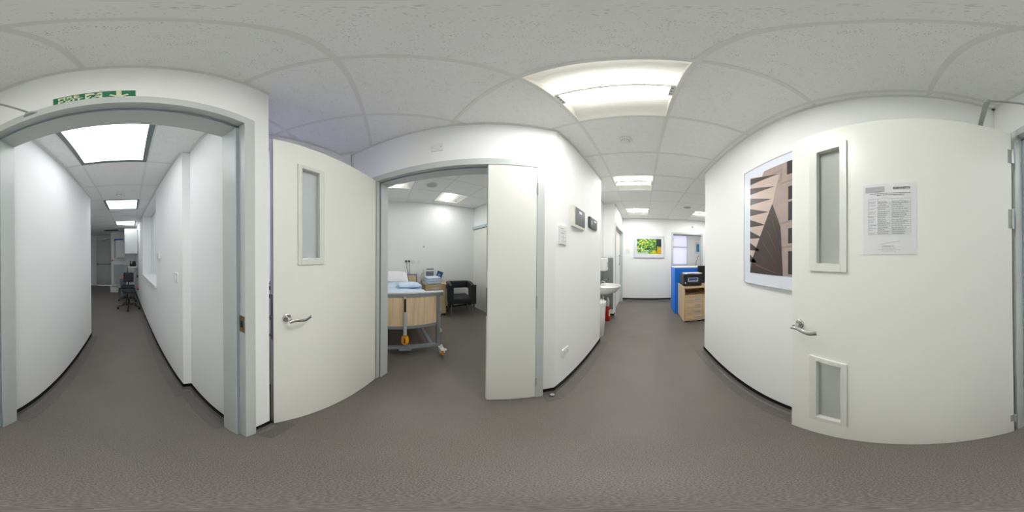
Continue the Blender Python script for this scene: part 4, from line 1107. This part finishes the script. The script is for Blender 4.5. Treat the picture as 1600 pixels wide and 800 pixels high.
b = B().box(-1.835, -1.81, -.47, .50, .55, .955); b.build('headboard', 'beech', bed, bevel=.002)
b = B().box(-1.84, -1.805, -.50, .525, .955, .985).box(-1.84, -1.805, .50, .525, .30, .955).box(-1.84, -1.805, -.50, -.475, .30, .955); b.build('head_frame', 'greymetal', bed, bevel=.003)
mt = B().box(-3.76, -2.01, -.26, .62, .662, .79).build('mattress', mat('mattress_cover', rgb(200, 214, 232), .8), bevel=.03, seg=3); tag(mt, 'pale blue mattress on the hospital bed', 'mattress')
# sheet: sheet grid with soft folds
b = B(); nx2, ny2 = 26, 26; x0, x1, y0, y1 = -3.50, -2.0, -.285, .645; vv = []
for i in range(nx2 + 1):
    for j in range(ny2 + 1):
        x = x0 + (x1 - x0) * i / nx2; y = y0 + (y1 - y0) * j / ny2
        z = .826 + .012 * sin(x * 9 + y * 4) * sin(y * 7) + .010 * sin(x * 23 - y * 11)
        e_ = max(0, y - .622) + max(0, -.262 - y); z -= e_ * 1.6
        vv.append((x, y, z + .012))
vv2 = [(a, c, d - .014) for a, c, d in vv]; k = len(vv); ff = []
for i in range(nx2):
    for j in range(ny2):
        a = i * (ny2 + 1) + j; ff += [(a, a + ny2 + 1, a + ny2 + 2, a + 1), (k + a, k + a + 1, k + a + ny2 + 2, k + a + ny2 + 1)]
b.add(vv + vv2, ff); tag(b.build('bed_sheet', 'sheet', smooth=True), 'light blue sheet spread over the hospital bed', 'sheet')
def cushion(name, m, sx, sy, sz, seed, loc, rz=0, tilt=(0, 0), pw=.45):
    b = B(); n = 18; vv = []
    for side in (1, -1):
        for i in range(n + 1):
            for j in range(n + 1):
                u_, v_ = -1 + 2 * i / n, -1 + 2 * j / n
                h = ((1 - abs(u_) ** 2.6) * (1 - abs(v_) ** 2.6)) ** pw
                sq = 1 - .06 * (abs(v_) ** 2) * (1 - abs(u_))
                vv.append((u_ * sx * sq, v_ * sy, side * sz * h * (1 + .12 * sin(u_ * 5 + seed) * sin(v_ * 4 + seed * 2))))
    k = (n + 1) ** 2; ff = []
    for i in range(n):
        for j in range(n):
            a = i * (n + 1) + j; ff += [(a, a + n + 1, a + n + 2, a + 1), (k + a, k + a + 1, k + a + n + 2, k + a + n + 1)]
    b.add(vv, ff); o = b.build(name, m, smooth=True); o.location = loc; o.rotation_euler = (tilt[0], tilt[1], rz)
    return o
tag(cushion('pillow', 'linen', .20, .34, .085, 1, (-3.60, .12, .945), 0, (0, .42)), 'plump white pillow leaning on the beech headboard', 'pillow')
tag(cushion('folded_blanket', 'sheet', .18, .20, .035, 2, (-2.95, .40, .885), .1, (0, 0), .2), 'folded pale blanket on the bed near its foot', 'blanket')

bc = thing('bedside_cabinet', 'light oak bedside cabinet carrying the folded towel', 'cabinet', (-3.45, .83, 0))
b = B().box(-.36, 0, 0, .49, .06, .76); b.build('carcass', 'oak', bc, bevel=.002)
B().box(-.36, .012, -.01, .50, .76, .785).build('top', 'oak_h', bc, bevel=.002)
dr = B().box(.0, .016, .01, .48, .60, .75).build('drawer', 'oak', bc, bevel=.0015)
B().box(.016, .034, .16, .32, .668, .70).build('handle', 'lightmetal', dr, bevel=.003)
dd = B().box(.0, .016, .01, .48, .075, .594).build('cupboard_door', 'oak', bc, bevel=.0015)
B().box(.016, .034, .40, .42, .40, .50).build('handle', 'lightmetal', dd, bevel=.003)
for x in (-.33, -.03):
    for y in (.03, .46):
        b = B(); b.tube([(x, y - .012, .03), (x, y + .012, .03)], .03, 14); b.build('castor', 'black', bc)
b = B()
for k_ in range(3): b.box(-.145 - .004 * (k_ % 2), .15, -.17, .172 - .006 * k_, k_ * .052, k_ * .052 + .0515)
o_ = b.build('folded_towel', 'towel', bevel=.024, seg=4, loc=(-3.575, 1.025, .7855), rz=.06); tag(o_, 'folded blue and white towel on the bedside cabinet', 'towel')
md = thing('bedside_monitor', 'small cream monitor with grey screen behind the folded towel', 'monitor', (-3.775, .87, .786))
b = B().box(-.06, .03, 0, .30, 0, .30); b.build('casing', mat('cream_casing', rgb(220, 222, 218), .4), md, bevel=.012, seg=3)
b = B().box(.030, .033, .05, .24, .10, .26); b.build('screen', 'lcd', md)
b = B().box(-.04, .01, .07, .25, .30, .318); b.build('carry_handle', 'black', md, bevel=.004)
bkt = thing('booklet', 'dark blue booklet leaning on the small monitor', 'booklet', (-3.79, 1.21, .787))
b = B().box(0, .008, -.075, .075, .05, .26).box(.008, .012, -.04, .02, .12, .2, 1); bb = b.build('cover', ['bluecard', 'inkgrey'], bkt); bb.rotation_euler = (-.35, 0, 0)
b = B(); b.tube([(-3.70, .875, 1.02), (-3.68, .80, 1.00), (-3.66, .775, .92), (-3.68, .80, .83), (-3.70, .84, .79)], .004, 8)
tag(b.build('thin_cable', 'black', smooth=True), 'thin black cable looping from the small bedside monitor', 'cable')

ch = thing('tub_chair', 'black leather tub chair with chrome legs in the bedroom corner', 'chair', (-3.42, 1.65, 0), radians(-12))
# local +x = front of the chair
def shell(z0, z1, r=.0): pass
b = B()
def upath(w, d0, d1, rc, n=6):   # open-front U outline (outer)
    pts = [(d1, -w), (.09, -w), (.0, -w), (-.04, -w), (-.06, -w)]
    for i in range(n + 1): a = -pi / 2 - (pi / 2) * i / n; pts.append((d0 + rc + rc * cos(a), -w + rc + rc * sin(a)))
    for i in range(n + 1): a = pi - (pi / 2) * i / n; pts.append((d0 + rc + rc * cos(a), w - rc + rc * sin(a)))
    pts += [(-.06, w), (-.04, w), (.0, w), (.09, w), (d1, w)]; return pts
outp = upath(.30, -.27, .25, .10); inp = upath(.215, -.19, .25, .05)
k = len(outp)
def band(zo0, zo1):
    v = [(x, y, zo0(x)) for x, y in outp] + [(x, y, zo0(x)) for x, y in inp] + [(x, y, zo1(x)) for x, y in outp] + [(x, y, zo1(x)) for x, y in inp]
    f = []
    for i in range(k - 1):
        f += [(i, i + 1, 2 * k + i + 1, 2 * k + i)[::-1], (k + i, k + i + 1, 3 * k + i + 1, 3 * k + i), (2 * k + i, 2 * k + i + 1, 3 * k + i + 1, 3 * k + i)[::-1], (i, i + 1, k + i + 1, k + i)]
    f += [(0, k, 3 * k, 2 * k)[::-1], (k - 1, 2 * k - 1, 4 * k - 1, 3 * k - 1)]
    return v, f
b.add(*band(lambda x: .335 if x >= 0 else (.58 if x > -.05 else .625), lambda x: .80 - .05 * max(0, x) / .25))
b.build('back_and_armrest', M['blackfab'], ch, bevel=.02, seg=3, smooth='angle')
b = B().box(-.23, .27, -.215, .215, .38, .475); b.build('seat', M['blackfab'], ch, bevel=.025, seg=3)
b = B().box(-.24, .245, -.214, .214, .335, .385); b.build('underframe', M['blackfab'], ch, bevel=.012)
for x in (-.2, .2):
    for y in (-.23, .23):
        b = B(); b.tube([(x, y, .345), (x * 1.12, y * 1.1, .0)], [.012, .010], 12); b.build('leg', 'steel', ch, smooth='angle')

sl = struct(thing('door_6', 'white sliding door under a pale rail in the bedroom corner', 'door', (0, 2.28, 0)))
B().box(-3.70, -2.55, -.045, -.008, .01, 2.12).build('sliding_leaf', 'leaf', sl, bevel=.002)
B().box(-3.82, -1.6, -.075, -.001, 2.13, 2.20).build('rail', mat('pale_blue_rail', rgb(190, 206, 214), .4), sl, bevel=.003)
B().box(-3.735, -3.70, -.03, -.001, .0, 2.13).build('door_post', 'plastic', sl)

def bplate(y, z, lab, name='wall_socket', cat='socket'):
    t = thing(name, lab, cat, (-3.85, y, z), pi / 2); return t
for y, lab, q in ((.455, 'round black plug in the wall nearest the door frame, above the headboard', 0), (.53, 'round black plug beside the blank plates above the headboard', 1)):
    t = bplate(y, 1.285, lab, 'power_plug', 'plug')
    B().box(-.035, .035, -.008, .002, -.04, .04).build('faceplate', 'plastic', t, bevel=.002)
    b = B(); b.tube([(0, -.045, 0), (0, -.008, 0)], [.018, .024], 16); b.build('plug_body', 'black', t, smooth='angle')
    b = B(); b.tube([(0, -.035, -.01), (.008, -.03, -.08), (.02 if not q else .0, -.028, -.16), (.045 if not q else .01, -.025, -.30)], .004, 8); b.build('flex', 'black', t, smooth='angle')
t = bplate(.632, 1.272, 'square white plate closer to the plugs, over the headboard end'); socket(t, .082, .082, 'switch')
t = bplate(.755, 1.272, 'square white plate above the gap between bed and bedside cabinet'); socket(t, .082, .082, 'switch')
t = bplate(.885, 1.643, 'small white round sensor on the bedroom wall above the bedside cabinet', 'wall_sensor', 'sensor')
B().lathe([(0, 0), (.035, 0), (.033, .012), (0, .016)], n=24).xf(lambda v: (v.x, -v.z, v.y)).build('cover', 'plastic', t, smooth='angle')
B().lathe([(0, .014), (.014, .015), (.012, .022), (0, .023)], n=18).xf(lambda v: (v.x, -v.z, v.y)).build('lens', 'greyplastic', t)
